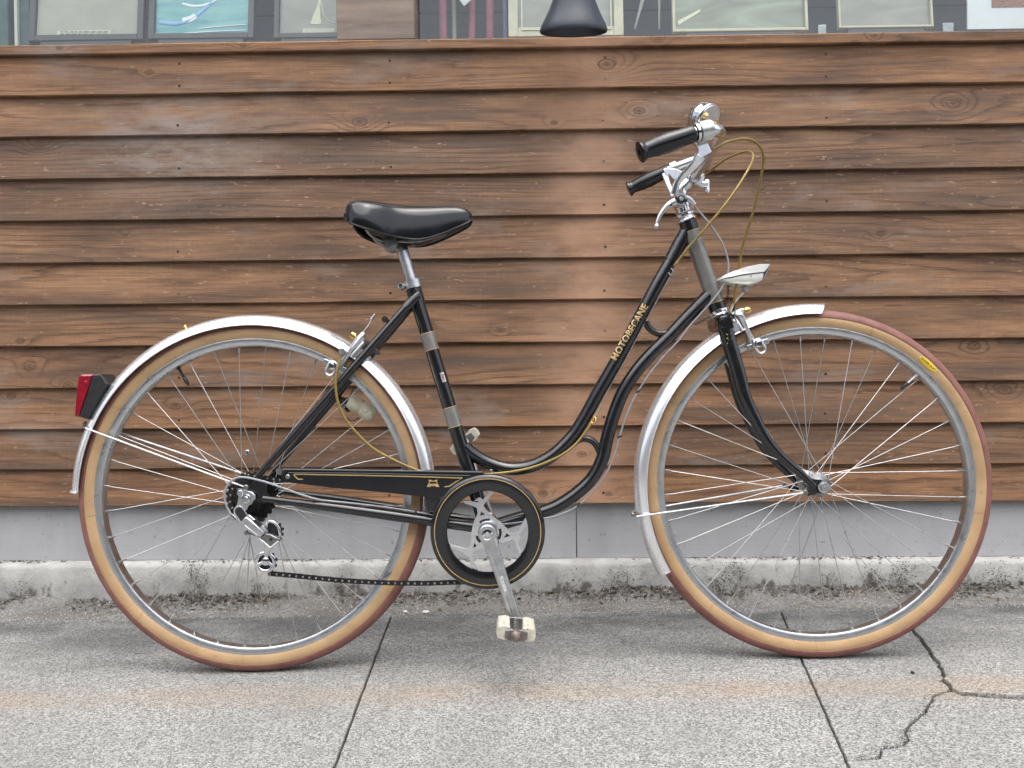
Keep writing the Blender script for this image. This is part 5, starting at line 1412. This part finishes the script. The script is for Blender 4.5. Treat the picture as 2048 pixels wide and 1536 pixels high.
def pedal(axis, y0, y1, tilt, label, dirty=False):
    root = MB(); A = Vector(axis); R = Matrix.Rotation(tilt, 3, 'Y')
    s = 1 if y1 > y0 else -1
    root.tube([Vector((A.x, y0, A.z)), Vector((A.x, y0 + s * .02, A.z)), Vector((A.x, y0 + s * .0201, A.z)), Vector((A.x, y1, A.z))], [.0078, .0078, .0062, .0062], 14)
    o = root.build('pedal', M['steel'], bike); o['label'] = label
    for y, w in ((y0 + s * .010, .024), (y1 - s * .0010, .0200)):
        q = MB(); pl = [(-w, -.006), (-w, .0065), (-.010, .0095), (.010, .0095), (w, .0065), (w, -.006), (.010, -.0105), (-.010, -.0105)]
        q.poly([Vector((A.x, y - .002, A.z)) + R @ Vector((a, 0, b)) for a, b in pl], (0, .004, 0)); q.build('end_plate', M['steel'], o, bevel=.001)
    q = MB(); e = Vector((A.x, y1, A.z)); q.lathe([(0, s * .0125), (.0055, s * .012), (.0092, s * .0095), (.0106, s * .004), (.0106, -s * .004)], e, (0, 1, 0), 20); q.build('dust_cap', M['rustcap'], o)
    for sx in (-1, 1):
        q = MB(); vs = []; N = 9
        for i in range(N + 1):
            y = y0 + s * .010 + (y1 - y0 - s * .0165) * i / N
            for a, b in ((.0125, -.0105), (.0125, .0105), (.022, .0118), (.0325, .0090), (.0345, .0), (.0325, -.0090), (.022, -.0118)):
                j = 1 + .05 * noise.noise(Vector((y * 160, a * 300, b * 300 + sx)))
                g_ = .0011 * (1 if i % 2 else -1) if 0 < i < N else 0
                vs.append(Vector((A.x, y, A.z)) + R @ Vector((sx * (a + g_) * j, 0, b * j)))
        fs = [(i * 7 + k, (i + 1) * 7 + k, (i + 1) * 7 + (k + 1) % 7, i * 7 + (k + 1) % 7) for i in range(N) for k in range(7)] + [tuple(range(7)), tuple(N * 7 + k for k in reversed(range(7)))]
        q.add(vs, fs); q.build('tread_block', M['pedal'] if not dirty else M['cream'], o, smooth=25)
    return o
pedal((cr1.x, 0, cr1.z), -.090, -.178, RAD(6), 'near pedal with aged cream rubber blocks')
pedal((fc1.x, 0, fc1.z), .090, .176, RAD(-39), 'far pedal, dirty cream blocks')

# ---- sprockets
def cog(c, r, th, teeth, mat, name, parent):
    q = MB(); lst = []
    for k in range(teeth * 4):
        a = 2 * math.pi * k / (teeth * 4); rr = r + (.0018 if k % 4 in (1, 2) else -.0022)
        lst.append(Vector(c) + Vector((math.cos(a) * rr, -th / 2, math.sin(a) * rr)))
    q.poly(lst, (0, th, 0)); return q.build(name, mat, parent, smooth=0)
fwh = MB(); fwh.lathe([(.017, -.044), (.020, -.042), (.020, -.020), (.017, -.018)], HUB_R, (0, 1, 0), 28); freewheel = fwh.build('freewheel', M['darksteel'], bike)
for y, t in ((-.0225, 24), (-.0275, 21), (-.0325, 18), (-.0375, 16), (-.0425, 14)):
    cog(Vector((0, y, RT)), t * .0127 / (2 * math.pi), .0022, t, M['darksteel'], 'sprocket', freewheel)

# ---- chain
def link_mesh(outer):
    q = MB(); h = .0127 / 2; w = .0032 if outer else .0021
    for y in (-w, w):
        lst = []
        for k in range(20):
            a = 2 * math.pi * k / 20; sx = h if math.cos(a) >= 0 else -h
            lst.append(Vector((sx + math.cos(a) * .0042, y - .0005, math.sin(a) * .0042)))
        lst = lst[:5] + [Vector((0, y - .0005, .0019))] + lst[5:15] + [Vector((0, y - .0005, -.0019))] + lst[15:]
        q.poly(lst, (0, .001, 0))
    me_ = q.mesh('chain_link', M['darksteel'], 0)
    return me_
def pin_mesh():
    q = MB(); q.lathe([(0, -.0052), (.0014, -.0050), (.0021, -.0045), (.0021, .0045), (0, .005)], n=12); return q.mesh('chain_pin', M['steel'])
LO, LI, PIN = link_mesh(True), link_mesh(False), pin_mesh()
def chain_run(path, parent, start=0):
    # resample to chain pitch
    p_ = spline(path, 20); out = [p_[0]]; i = 0; acc = 0
    for a, b in zip(p_[:-1], p_[1:]):
        seg = (b - a).length; pos_ = 0
        while acc + (seg - pos_) >= .0127:
            pos_ += .0127 - acc; out.append(a.lerp(b, pos_ / seg)); acc = 0
        acc += seg - pos_
    for k, (a, b) in enumerate(zip(out[:-1], out[1:])):
        d = b - a
        o = link('chain_link', LO if k % 2 == 0 else LI, parent); o.location = (a + b) / 2; o.rotation_euler = (0, -math.atan2(d.z, d.x), 0)
        o = link('chain_pin', PIN, parent); o.location = a
ch = MB(); 
YCH = -.044
RU = RI + .010
hid = spline([P(600, 962, YCH), P(760, 955, YCH), P(960, 955, YCH)], 6)
ch.tube(hid, [(.003, .004)] * len(hid), 6)      # run hidden by the guard
chain = ch.build('chain', M['darksteel'], bike)
low_run = [P(541, 1147, YCH), P(600, 1152.5, YCH), P(680, 1160.5, YCH), P(760, 1165, YCH), P(850, 1166.5, YCH), P(930, 1164, YCH), P(960, 1168, YCH)]
chain_run(low_run, chain)
chain_run([P(498, 950, YCH + .006), P(530, 956, YCH + .003), P(565, 960.5, YCH), P(600, 962, YCH)], chain)
chain_run([P(466, 978, YCH + .008), P(461, 1000, YCH + .008), P(470, 1020, YCH + .006), P(500, 1033, YCH + .004), P(528, 1040, YCH + .002)], chain)

# ---- rear derailleur
YD = -.066
dr = MB()
dr.poly([P(*ZD(x, y), YD) for x, y in ((300, 305), (318, 272), (360, 262), (430, 285), (520, 310), (558, 345), (567, 400), (525, 438), (512, 480), (462, 500), (440, 560), (405, 610), (330, 610), (290, 520), (315, 440), (326, 380))], (0, .0045, 0))
der = dr.build('derailleur', M['alloy'], bike, smooth=20, bevel=.0016)
def dpart(poly, yo, th, mat, name, bev=.001):
    q = MB(); q.poly([P(*ZD(*p), yo) for p in poly], (0, th, 0)); return q.build(name, mat, der, smooth=25, bevel=bev)
q = MB(); q.disc(P(*ZD(352, 322), YD), .0058, .004, n=18); q.build('pivot_bolt', M['alloy'], der)
q = MB(); q.lathe([(0, -.009), (.0050, -.009), (.0055, -.007), (.0080, -.0065), (.0092, -.002), (.0092, .0)], P(*ZD(445, 402), YD), (0, 1, 0), 22); q.build('axle_nut', M['chrome'], der)
def stadium(a, b, r, n=10):
    a, b = Vector(a), Vector(b); d = (b - a).normalized(); s = Vector((-d.y, d.x)); out = []
    for k in range(n + 1):
        t = math.pi * k / n; out.append(b + s * math.cos(t) * r + d * math.sin(t) * r)
    for k in range(n + 1):
        t = math.pi * k / n; out.append(a - s * math.cos(t) * r - d * math.sin(t) * r)
    return [(p.x, p.y) for p in out]
dpart(stadium((330, 572), (400, 680), 74), -.071, .010, M['chrome'], 'upper_knuckle')
dpart(stadium((334, 578), (390, 662), 56), -.0725, .003, M['plastic'], 'knuckle_cap')
dpart([(368, 706), (432, 648), (560, 752), (692, 878), (625, 946), (560, 905), (440, 805)], -.074, .014, M['alloy'], 'parallelogram', .002)
dpart([(415, 770), (455, 800), (580, 900), (600, 930), (560, 915), (430, 820)], -.0752, .002, M['alloy'], 'side_plate', .0006)
dpart([(430, 640), (470, 620), (560, 690), (680, 790), (740, 860), (700, 880), (560, 752)], -.066, .010, M['alloy'], 'inner_arm', .0015)
dpart([(530, 705), (560, 690), (640, 755), (655, 790), (615, 785), (545, 735)], -.0675, .002, M['darksteel'], 'spring_window', .0005)
dpart([(625, 946), (700, 884), (790, 905), (872, 948), (925, 965), (880, 1010), (770, 1092), (700, 1035)], -.069, .016, M['steel'], 'lower_knuckle', .002)
dpart([(570, 935), (590, 925), (770, 1075), (880, 985), (895, 1005), (772, 1100)], -.0705, .004, M['chrome'], 'knuckle_edge', .0006)
q = MB(); q.disc(P(*ZD(780, 968), -.070), .0030, .003, n=12); q.build('stop_screw', M['hole'], der)
q = MB(); q.tube([P(*ZD(425, 850), -.070), P(*ZD(450, 905), -.070)], .0038, 10); q.tube([P(*ZD(450, 890), -.069), P(*ZD(500, 890), -.066), P(*ZD(560, 915), -.064)], .0012, 6); q.build('cable_anchor', M['steel'], der)
q = MB(); q.tube([P(*ZD(225, 625), -.073), P(*ZD(290, 690), -.071)], [.0042, .0042], 10); q.build('cable_barrel', M['chrome'], der)
def cage_ring(c, rx, ry, rot, r, mat, name, yo):
    q = MB(); lst = []
    for k in range(36):
        a = 2 * math.pi * k / 36; x, y = math.cos(a) * rx, math.sin(a) * ry
        lst.append(P(*ZD(c[0] + x * math.cos(rot) - y * math.sin(rot), c[1] + x * math.sin(rot) + y * math.cos(rot)), yo))
    q.tube(lst, [(.0016, r)] * 36, 8, closed=True); return q.build(name, mat, der, smooth=50)
cage_ring((808, 850), 88, 140, -.42, .0028, M['chrome'], 'cage', -.052)
cog(P(*ZD(825, 855), -.044), .0175, .006, 10, M['plastic'], 'jockey_pulley', der)
cage_ring((700, 1290), 122, 128, 0, .0034, M['chrome'], 'cage', -.052)
cog(P(*ZD(722, 1285), -.044), .0190, .006, 10, M['plastic'], 'jockey_pulley', der)
q = MB(); hubp = P(*ZD(712, 1275), -.053)
for x, y in ((715, 1170), (590, 1330), (815, 1350)): q.tube([hubp, P(*ZD(x, y), -.0525)], [(.0014, .0034), (.0014, .0028)], 8)
q.tube([P(*ZD(752, 1050), -.062), P(*ZD(735, 1085), -.060), P(*ZD(712, 1200), -.0545)], [(.0025, .0085), (.0022, .0070), (.0018, .0045)], 8)
q.lathe([(0, -.004), (.004, -.0038), (.0078, -.002), (.0078, .002)], hubp, (0, 1, 0), 18)
q.build('cage_plate', M['chrome'], der, smooth=45)
bpy.context.view_layer.update()

# ------------------------------------------------------------------ lamp hanging over the sill
LAMP_Y = 0.375
lc = W(1147, 66, LAMP_Y); hwid = (W(1215, 60, LAMP_Y).x - W(1080, 60, LAMP_Y).x) / 2
lamp = tag(empty('wall_lamp', lc), 'black bell-shaped lamp shade hanging before the window, above the sill', 'lamp')
tilt = Matrix.Rotation(RAD(15.0), 3, 'X')
ax = tilt @ Vector((0, 0, 1))
M['lampblack'] = worn('matt_black_lamp', (0.026, 0.033, 0.046), (0.038, 0.046, 0.062), (0.34, 0.48), 0.0, 30, bump=.0001)
M['lampinner'] = worn('lamp_inside', (0.02, 0.02, 0.022), (0.03, 0.03, 0.032), (0.5, 0.6))
k = hwid / .083
prof = [(.0800, .0), (.0826, .0015), (.0832, .005), (.0822, .010), (.0780, .020), (.0700, .034), (.0600, .054), (.0500, .078), (.0425, .104), (.0375, .130), (.0340, .158), (.0325, .185), (.0300, .194), (.018, .200), (.016, .215)]
q = MB(); q.lathe([(r * k, h * k) for r, h in prof] + [(.014 * k, .212 * k), (.014 * k, .195 * k), (.028 * k, .188 * k), (.036 * k, .128 * k), (.048 * k, .077 * k), (.068 * k, .033 * k), (.0795 * k, .006 * k)], (0, 0, 0), ax, 64, closed=True)
q.build('lamp_shade', M['lampblack'], lamp, smooth=50)
M['bulb'] = worn('unlit_bulb', (0.75, 0.75, 0.72), (0.7, 0.7, 0.68), (0.1, 0.2))
q = MB(); q.lathe([(0, .02), (.018, .024), (.028, .045), (.026, .062), (.015, .085), (.013, .12), (0, .12)], ax * .03, ax, 24); q.build('bulb', M['bulb'], lamp)
t0 = ax * .214 * k
q = MB(); q.tube(spline([t0, t0 + ax * .08, t0 + Vector((0, -.01, .22)), t0 + Vector((0, .03, .36)), t0 + Vector((0, .10, .40)), Vector((0, .128, t0.z + .40))], 8), .008, 14); q.build('lamp_arm', M['lampblack'], lamp, smooth=60)
q = MB(); q.disc(Vector((0, .122, t0.z + .40)), .045, .02, n=28); q.build('wall_plate', M['lampblack'], lamp)



# ------------------------------------------------------------------ things on display behind the glass
YF = 0.605
M['matgrey'] = worn('grey_card', (0.42, 0.395, 0.345), (0.37, 0.345, 0.30), (0.6, 0.8), scale=14)
M['framedark'] = worn('dark_frame', (0.05, 0.047, 0.045), (0.07, 0.066, 0.063), (0.35, 0.5), scale=20)
M['framecream'] = worn('cream_frame', (0.60, 0.55, 0.40), (0.53, 0.48, 0.345), (0.4, 0.6), scale=25)
M['caption'] = worn('caption_paper', (0.62, 0.61, 0.50), (0.54, 0.53, 0.43), (0.7, 0.8), scale=120)
M['white'] = worn('white_paper', (0.78, 0.79, 0.82), (0.72, 0.73, 0.76), (0.5, 0.6), scale=10)
M['flask'] = worn('pale_cream_print', (0.72, 0.70, 0.50), (0.62, 0.60, 0.42), (0.4, 0.5), scale=60)
def print_mat(name, c0, c1, c2, scale):
    t = NT(name); co = t.coord('Object'); x, y, z = t.xyz(co)
    n = t.noise(t.comb(t.math('MULTIPLY', x, 3.0), 0.0, t.math('MULTIPLY', z, 14.0)), scale, 3, 0.5, dist=1.2)
    return t.out(t.ramp(n, [(0.3, c0), (0.52, c1), (0.72, c2)]), 0.35)
M['cyan'] = print_mat('blue_green_print', (0.10, 0.30, 0.36), (0.20, 0.43, 0.44), (0.36, 0.50, 0.44), 1.4)
M['greenprint'] = print_mat('green_grey_print', (0.20, 0.20, 0.165), (0.30, 0.32, 0.25), (0.36, 0.48, 0.36), 1.0)
M['greyprint'] = print_mat('grey_print', (0.26, 0.25, 0.22), (0.32, 0.305, 0.27), (0.38, 0.36, 0.325), 1.2)
M['brownprint'] = print_mat('brown_woven_print', (0.14, 0.05, 0.03), (0.30, 0.12, 0.075), (0.42, 0.20, 0.13), 30.0)
M['tubeblue'] = worn('blue_print', (0.16, 0.34, 0.62), (0.24, 0.45, 0.70), (0.2, 0.3), scale=90)
M['pink'] = worn('pink_cloth', (0.45, 0.15, 0.19), (0.37, 0.12, 0.15), (0.8, 0.9), scale=40)
M['bluecloth'] = worn('blue_cloth', (0.22, 0.24, 0.42), (0.17, 0.19, 0.33), (0.8, 0.9), scale=40)
M['teal'] = worn('teal_binder', (0.07, 0.12, 0.115), (0.045, 0.08, 0.078), (0.4, 0.6), scale=30)
M['foil'] = worn('foil_tape', (0.45, 0.45, 0.45), (0.3, 0.3, 0.3), (0.2, 0.4), 0.9, 120)
def picture(xa, xb, yb, bar, mat_frame, mat_in, label, Y=YF, height=.36, lean=6.0, bot=None, name='picture_frame'):
    """framed picture standing on the shelf, leaning back a little; xa..xb outer edges, yb its lower edge"""
    a, b = W(xa, yb, Y), W(xb, yb, Y); zb = SHELF_Z if bot is None else bot
    o = tag(empty(name, ((a.x + b.x) / 2, Y, zb)), label, 'picture')
    o.rotation_euler = (RAD(-lean), 0, 0)
    w = b.x - a.x; t = bar; z0 = a.z - zb if bot is None else 0.0
    z0 = max(z0, 0.0)
    for c, s in (((0, 0, z0 + t / 2), (w - 2 * t - .0006, .016, t)), ((0, 0, z0 + height - t / 2), (w - 2 * t - .0006, .016, t)), ((-(w - t) / 2, 0, z0 + height / 2), (t, .016, height)), (((w - t) / 2, 0, z0 + height / 2), (t, .016, height))):
        q = MB(); q.box(c, s); q.build('frame_bar', mat_frame, o, smooth=0, bevel=.0015)
    q = MB(); q.box((0, .004, z0 + height / 2), (w - 2 * t - .001, .004, height - 2 * t - .001)); q.build('picture_print', mat_in, o, smooth=0)
    if z0 > .004:
        q = MB(); q.box((0, .010, z0 / 2), (w * .8, .03, z0)); q.build('stand', M['framedark'], o, smooth=0)
    o['w'] = w; o['z0'] = z0
    return o
def inside(o, Y, px, py):
    """point given by the photo, in the local frame of a picture o"""
    p = W(px, py, Y) - o.location
    return p
f1 = picture(58, 287, 84, .017, M['framedark'], M['matgrey'], 'dark framed grey sheet with a small caption strip')
def patch(o, x0, x1, y0, y1, mat, name, Y=YF, dy=-.0006, th=.0008):
    a, b = inside(o, Y, x0, y1), inside(o, Y, x1, y0); q = MB()
    q.box(((a.x + b.x) / 2, .0015 + dy, (a.z + b.z) / 2), (b.x - a.x, th, b.z - a.z)); return q.build(name, mat, o, smooth=0)
patch(f1, 112, 219, 58, 76, M['caption'], 'caption_strip')
random.seed(3)
for row in range(3):        # the caption's unreadable script
    x = 118
    while x < 212:
        L = random.uniform(4, 12); patch(f1, x, min(x + L, 214), 61 + row * 4.6, 62.6 + row * 4.6, M['framedark'], 'caption_stroke', dy=-.0016, th=.0006); x += L + random.uniform(2, 4)
f2 = picture(297, 508, 80, .016, M['framedark'], M['cyan'], 'dark framed blue-green picture with a glowing blue tube')
def ribbon(o, lst, r, mat, name, Y=YF):
    q = MB(); pp = spline([inside(o, Y, x, y) for x, y in lst], 6)
    q.tube([Vector((p.x, .0012, p.z)) for p in pp], [(.0006, r)] * len(pp), 8); return q.build(name, mat, o, smooth=60)
ribbon(f2, [(316, 41), (345, 44), (372, 38), (395, 22), (415, 2), (430, -20)], .0052, M['tubeblue'], 'blue_tube')
ribbon(f2, [(362, 38), (378, 34), (388, 27)], .0085, M['white'], 'tube_glint')
ribbon(f2, [(360, 2), (385, 7), (410, 3), (430, -8)], .0035, M['white'], 'tube_glint')
ribbon(f2, [(395, 55), (440, 50), (490, 46)], .0014, M['white'], 'light_streak'); ribbon(f2, [(345, 66), (420, 61), (490, 58)], .0014, M['white'], 'light_streak')
f3 = picture(548, 700, 78, .014, M['framedark'], M['greyprint'], 'dark framed grey picture of a pale flask beside the post')
q = MB(); q.poly([Vector((inside(f3, YF, x, y).x, .0008, inside(f3, YF, x, y).z)) for x, y in ((619, 44), (625, 26), (632, 6), (636, -20), (640, -20), (638, 10), (639, 30), (641, 44), (637, 46), (623, 46))], (0, .0005, 0)); q.build('flask_print', M['flask'], f3, smooth=0)
ribbon(f3, [(640, 0), (645, 24), (655, 38), (668, 43)], .0012, M['flask'], 'flask_edge')
patch(f3, 604, 668, 54, 69, M['caption'], 'caption_strip')
# binders at the left end
for (xa, xb, mt, lab_) in ((-40, 14, M['teal'], 'dark teal binder standing at the left end of the shelf'), (34, 57, M['teal'], 'narrow teal binder beside the dark framed grey sheet')):
    a, b = W(xa, 84, .62), W(xb, 84, .62); q = MB(); q.box((0, 0, .17), (b.x - a.x, .10, .34)); o = q.build('binder', mt, smooth=0, bevel=.004); o.location = ((a.x + b.x) / 2, .675, SHELF_Z + .0005); tag(o, lab_, 'binder')
a, b = W(27, 84, .61), W(33, 84, .61); q = MB(); q.box((0, 0, .15), (b.x - a.x, .06, .30)); o = q.build('white_card', M['caption'], smooth=0); o.location = ((a.x + b.x) / 2, .645, SHELF_Z + .0005); tag(o, 'narrow white card between the two teal binders', 'card')
# rolled cloths right of the post
for xa, xb, mt, lab_ in ((876, 893, M['pink'], 'pink rolled cloth nearest the wooden post'), (903, 912, M['matgrey'], 'thin grey roll between two pink cloth rolls'), (936, 950, M['pink'], 'pink rolled cloth in the middle behind the glass'), (972, 988, M['pink'], 'broad pink cloth roll left of the blue one'), (1006, 1015, M['bluecloth'], 'blue cloth roll beside the wide cream frame')):
    a, b = W(xa, 75, .68), W(xb, 75, .68); r = (b.x - a.x) / 2; q = MB(); q.lathe([(r * .92, 0), (r, .006), (r * 1.02, .2), (r, .40), (r * .9, .41)], axis=(0, 0, 1), n=18); o = q.build('cloth_roll', mt); o.location = ((a.x + b.x) / 2, .70, SHELF_Z + .0005); tag(o, lab_, 'cloth', 'cloth rolls behind the window')
c = W(928, 12, .66); q = MB(); q.poly([(-.022, 0, .03), (0, 0, 0), (.024, 0, .02), (.02, 0, .16), (-.03, 0, .16)], (0, .001, 0)); o = q.build('hanging_paper', M['white'], smooth=0); o.location = c; tag(o, 'pointed white paper hanging above the pink cloth rolls', 'paper')
# cream frames
f4 = picture(1017, 1247, 76, .026, M['framecream'], M['greyprint'], 'wide cream frame behind the black lamp')
a, b = inside(f4, YF, 1044, 62), inside(f4, YF, 1222, 62); q = MB(); q.box(((a.x + b.x) / 2, -.009, a.z), (b.x - a.x, .003, .003)); q.box((a.x, -.009, a.z + .15), (.003, .003, .297)); q.box((b.x, -.009, a.z + .15), (.003, .003, .297)); q.build('inner_bead', M['flask'], f4, smooth=0)
f5 = picture(1345, 1616, 66, .008, M['framecream'], M['greenprint'], 'thin cream frame round a green-grey picture')
q = MB(); q.poly([Vector((inside(f5, YF, x, y).x, .0008, inside(f5, YF, x, y).z)) for x, y in ((1356, 40), (1402, 14), (1402, 20), (1358, 48))], (0, .0005, 0)); q.build('print_stroke', M['flask'], f5, smooth=0)
f6 = picture(1677, 1866, 58, .006, M['framecream'], M['greyprint'], 'thin cream frame round a plain grey picture')
for x0, x1, lab_ in ((1636, 1652, 'silver foil tape between the two thin cream frames'), (1885, 1907, 'crumpled silver foil tape beside the white poster')):
    a, b = W(x0, 60, .59), W(x1, 36, .59); q = MB(); q.box((0, 0, .012), (b.x - a.x, .003, .034)); o = q.build('foil_tape', M['foil'], smooth=0, bevel=.001); o.location = ((a.x + b.x) / 2, .59, SHELF_Z + .001); tag(o, lab_, 'tape')
for xs_, lab_ in (((1290, 1300, 1268), 'white folded sheet leaning left of the green-grey picture'), ((1316, 1322, 1317), 'narrow pale card standing beside the folded white sheet')):
    a, b, c = W(xs_[0], 0, .66), W(xs_[1], 0, .66), W(xs_[2], 58, .66); q = MB(); q.poly([(c.x, .66, c.z), (c.x + .004, .66, c.z), (b.x, .66, b.z + .05), (a.x, .66, a.z + .05)], (0, .0015, 0)); o = q.shift((c.x, .66, c.z)).build('folded_sheet', M['matgrey'], smooth=0); o.location = (c.x, .66, c.z); tag(o, lab_, 'paper')
# white poster at the right end
a = W(1934, 56, .575); q = MB(); q.box((.35, 0, .25), (.70, .004, .50)); po = q.build('poster', M['white'], smooth=0); po.location = (a.x, .575, a.z - .004); tag(po, 'white poster with a brown picture at the right end of the window', 'poster')
b = W(1982, 16, .575) - po.location; q = MB(); q.box((b.x + .2, -.0026, b.z + .12), (.40, .0008, .24)); q.build('poster_picture', M['brownprint'], po, smooth=0)

# ------------------------------------------------------------------ scraps on the pavement
M['scrap'] = worn('pale_scrap', (0.62, 0.64, 0.64), (0.5, 0.52, 0.52), (0.4, 0.6))
for px, py, s, lab_ in ((852, 1226, .009, 'pale paper scrap on the gutter edge behind the pedal'), (811, 1226, .0055, 'small bluish scrap on the gutter edge by the rear tyre')):
    c = G(px, py); q = MB(); q.poly([(-s, -s * .4, .003), (s * .3, -s * .55, .0015), (s, s * .2, .003), (s * .1, s * .5, .005), (-s * .7, s * .4, .004)], (0, 0, .0006)); o = q.build('paper_scrap', M['scrap'], smooth=0); o.location = (c.x, c.y, gut_z(c.x, c.y) + .001); tag(o, lab_, 'scrap')
c = G(1825, 1347); q = MB(); q.lathe([(0, 0), (.0035, .0005), (.0040, .002), (.0025, .0035), (0, .004)], axis=(0, 0, 1), n=9); o = q.build('pebble', M['hole'], smooth=60); o.location = (c.x, c.y, gz(c.x) + .0003); tag(o, 'small black pebble on the pavement near the long crack', 'pebble')
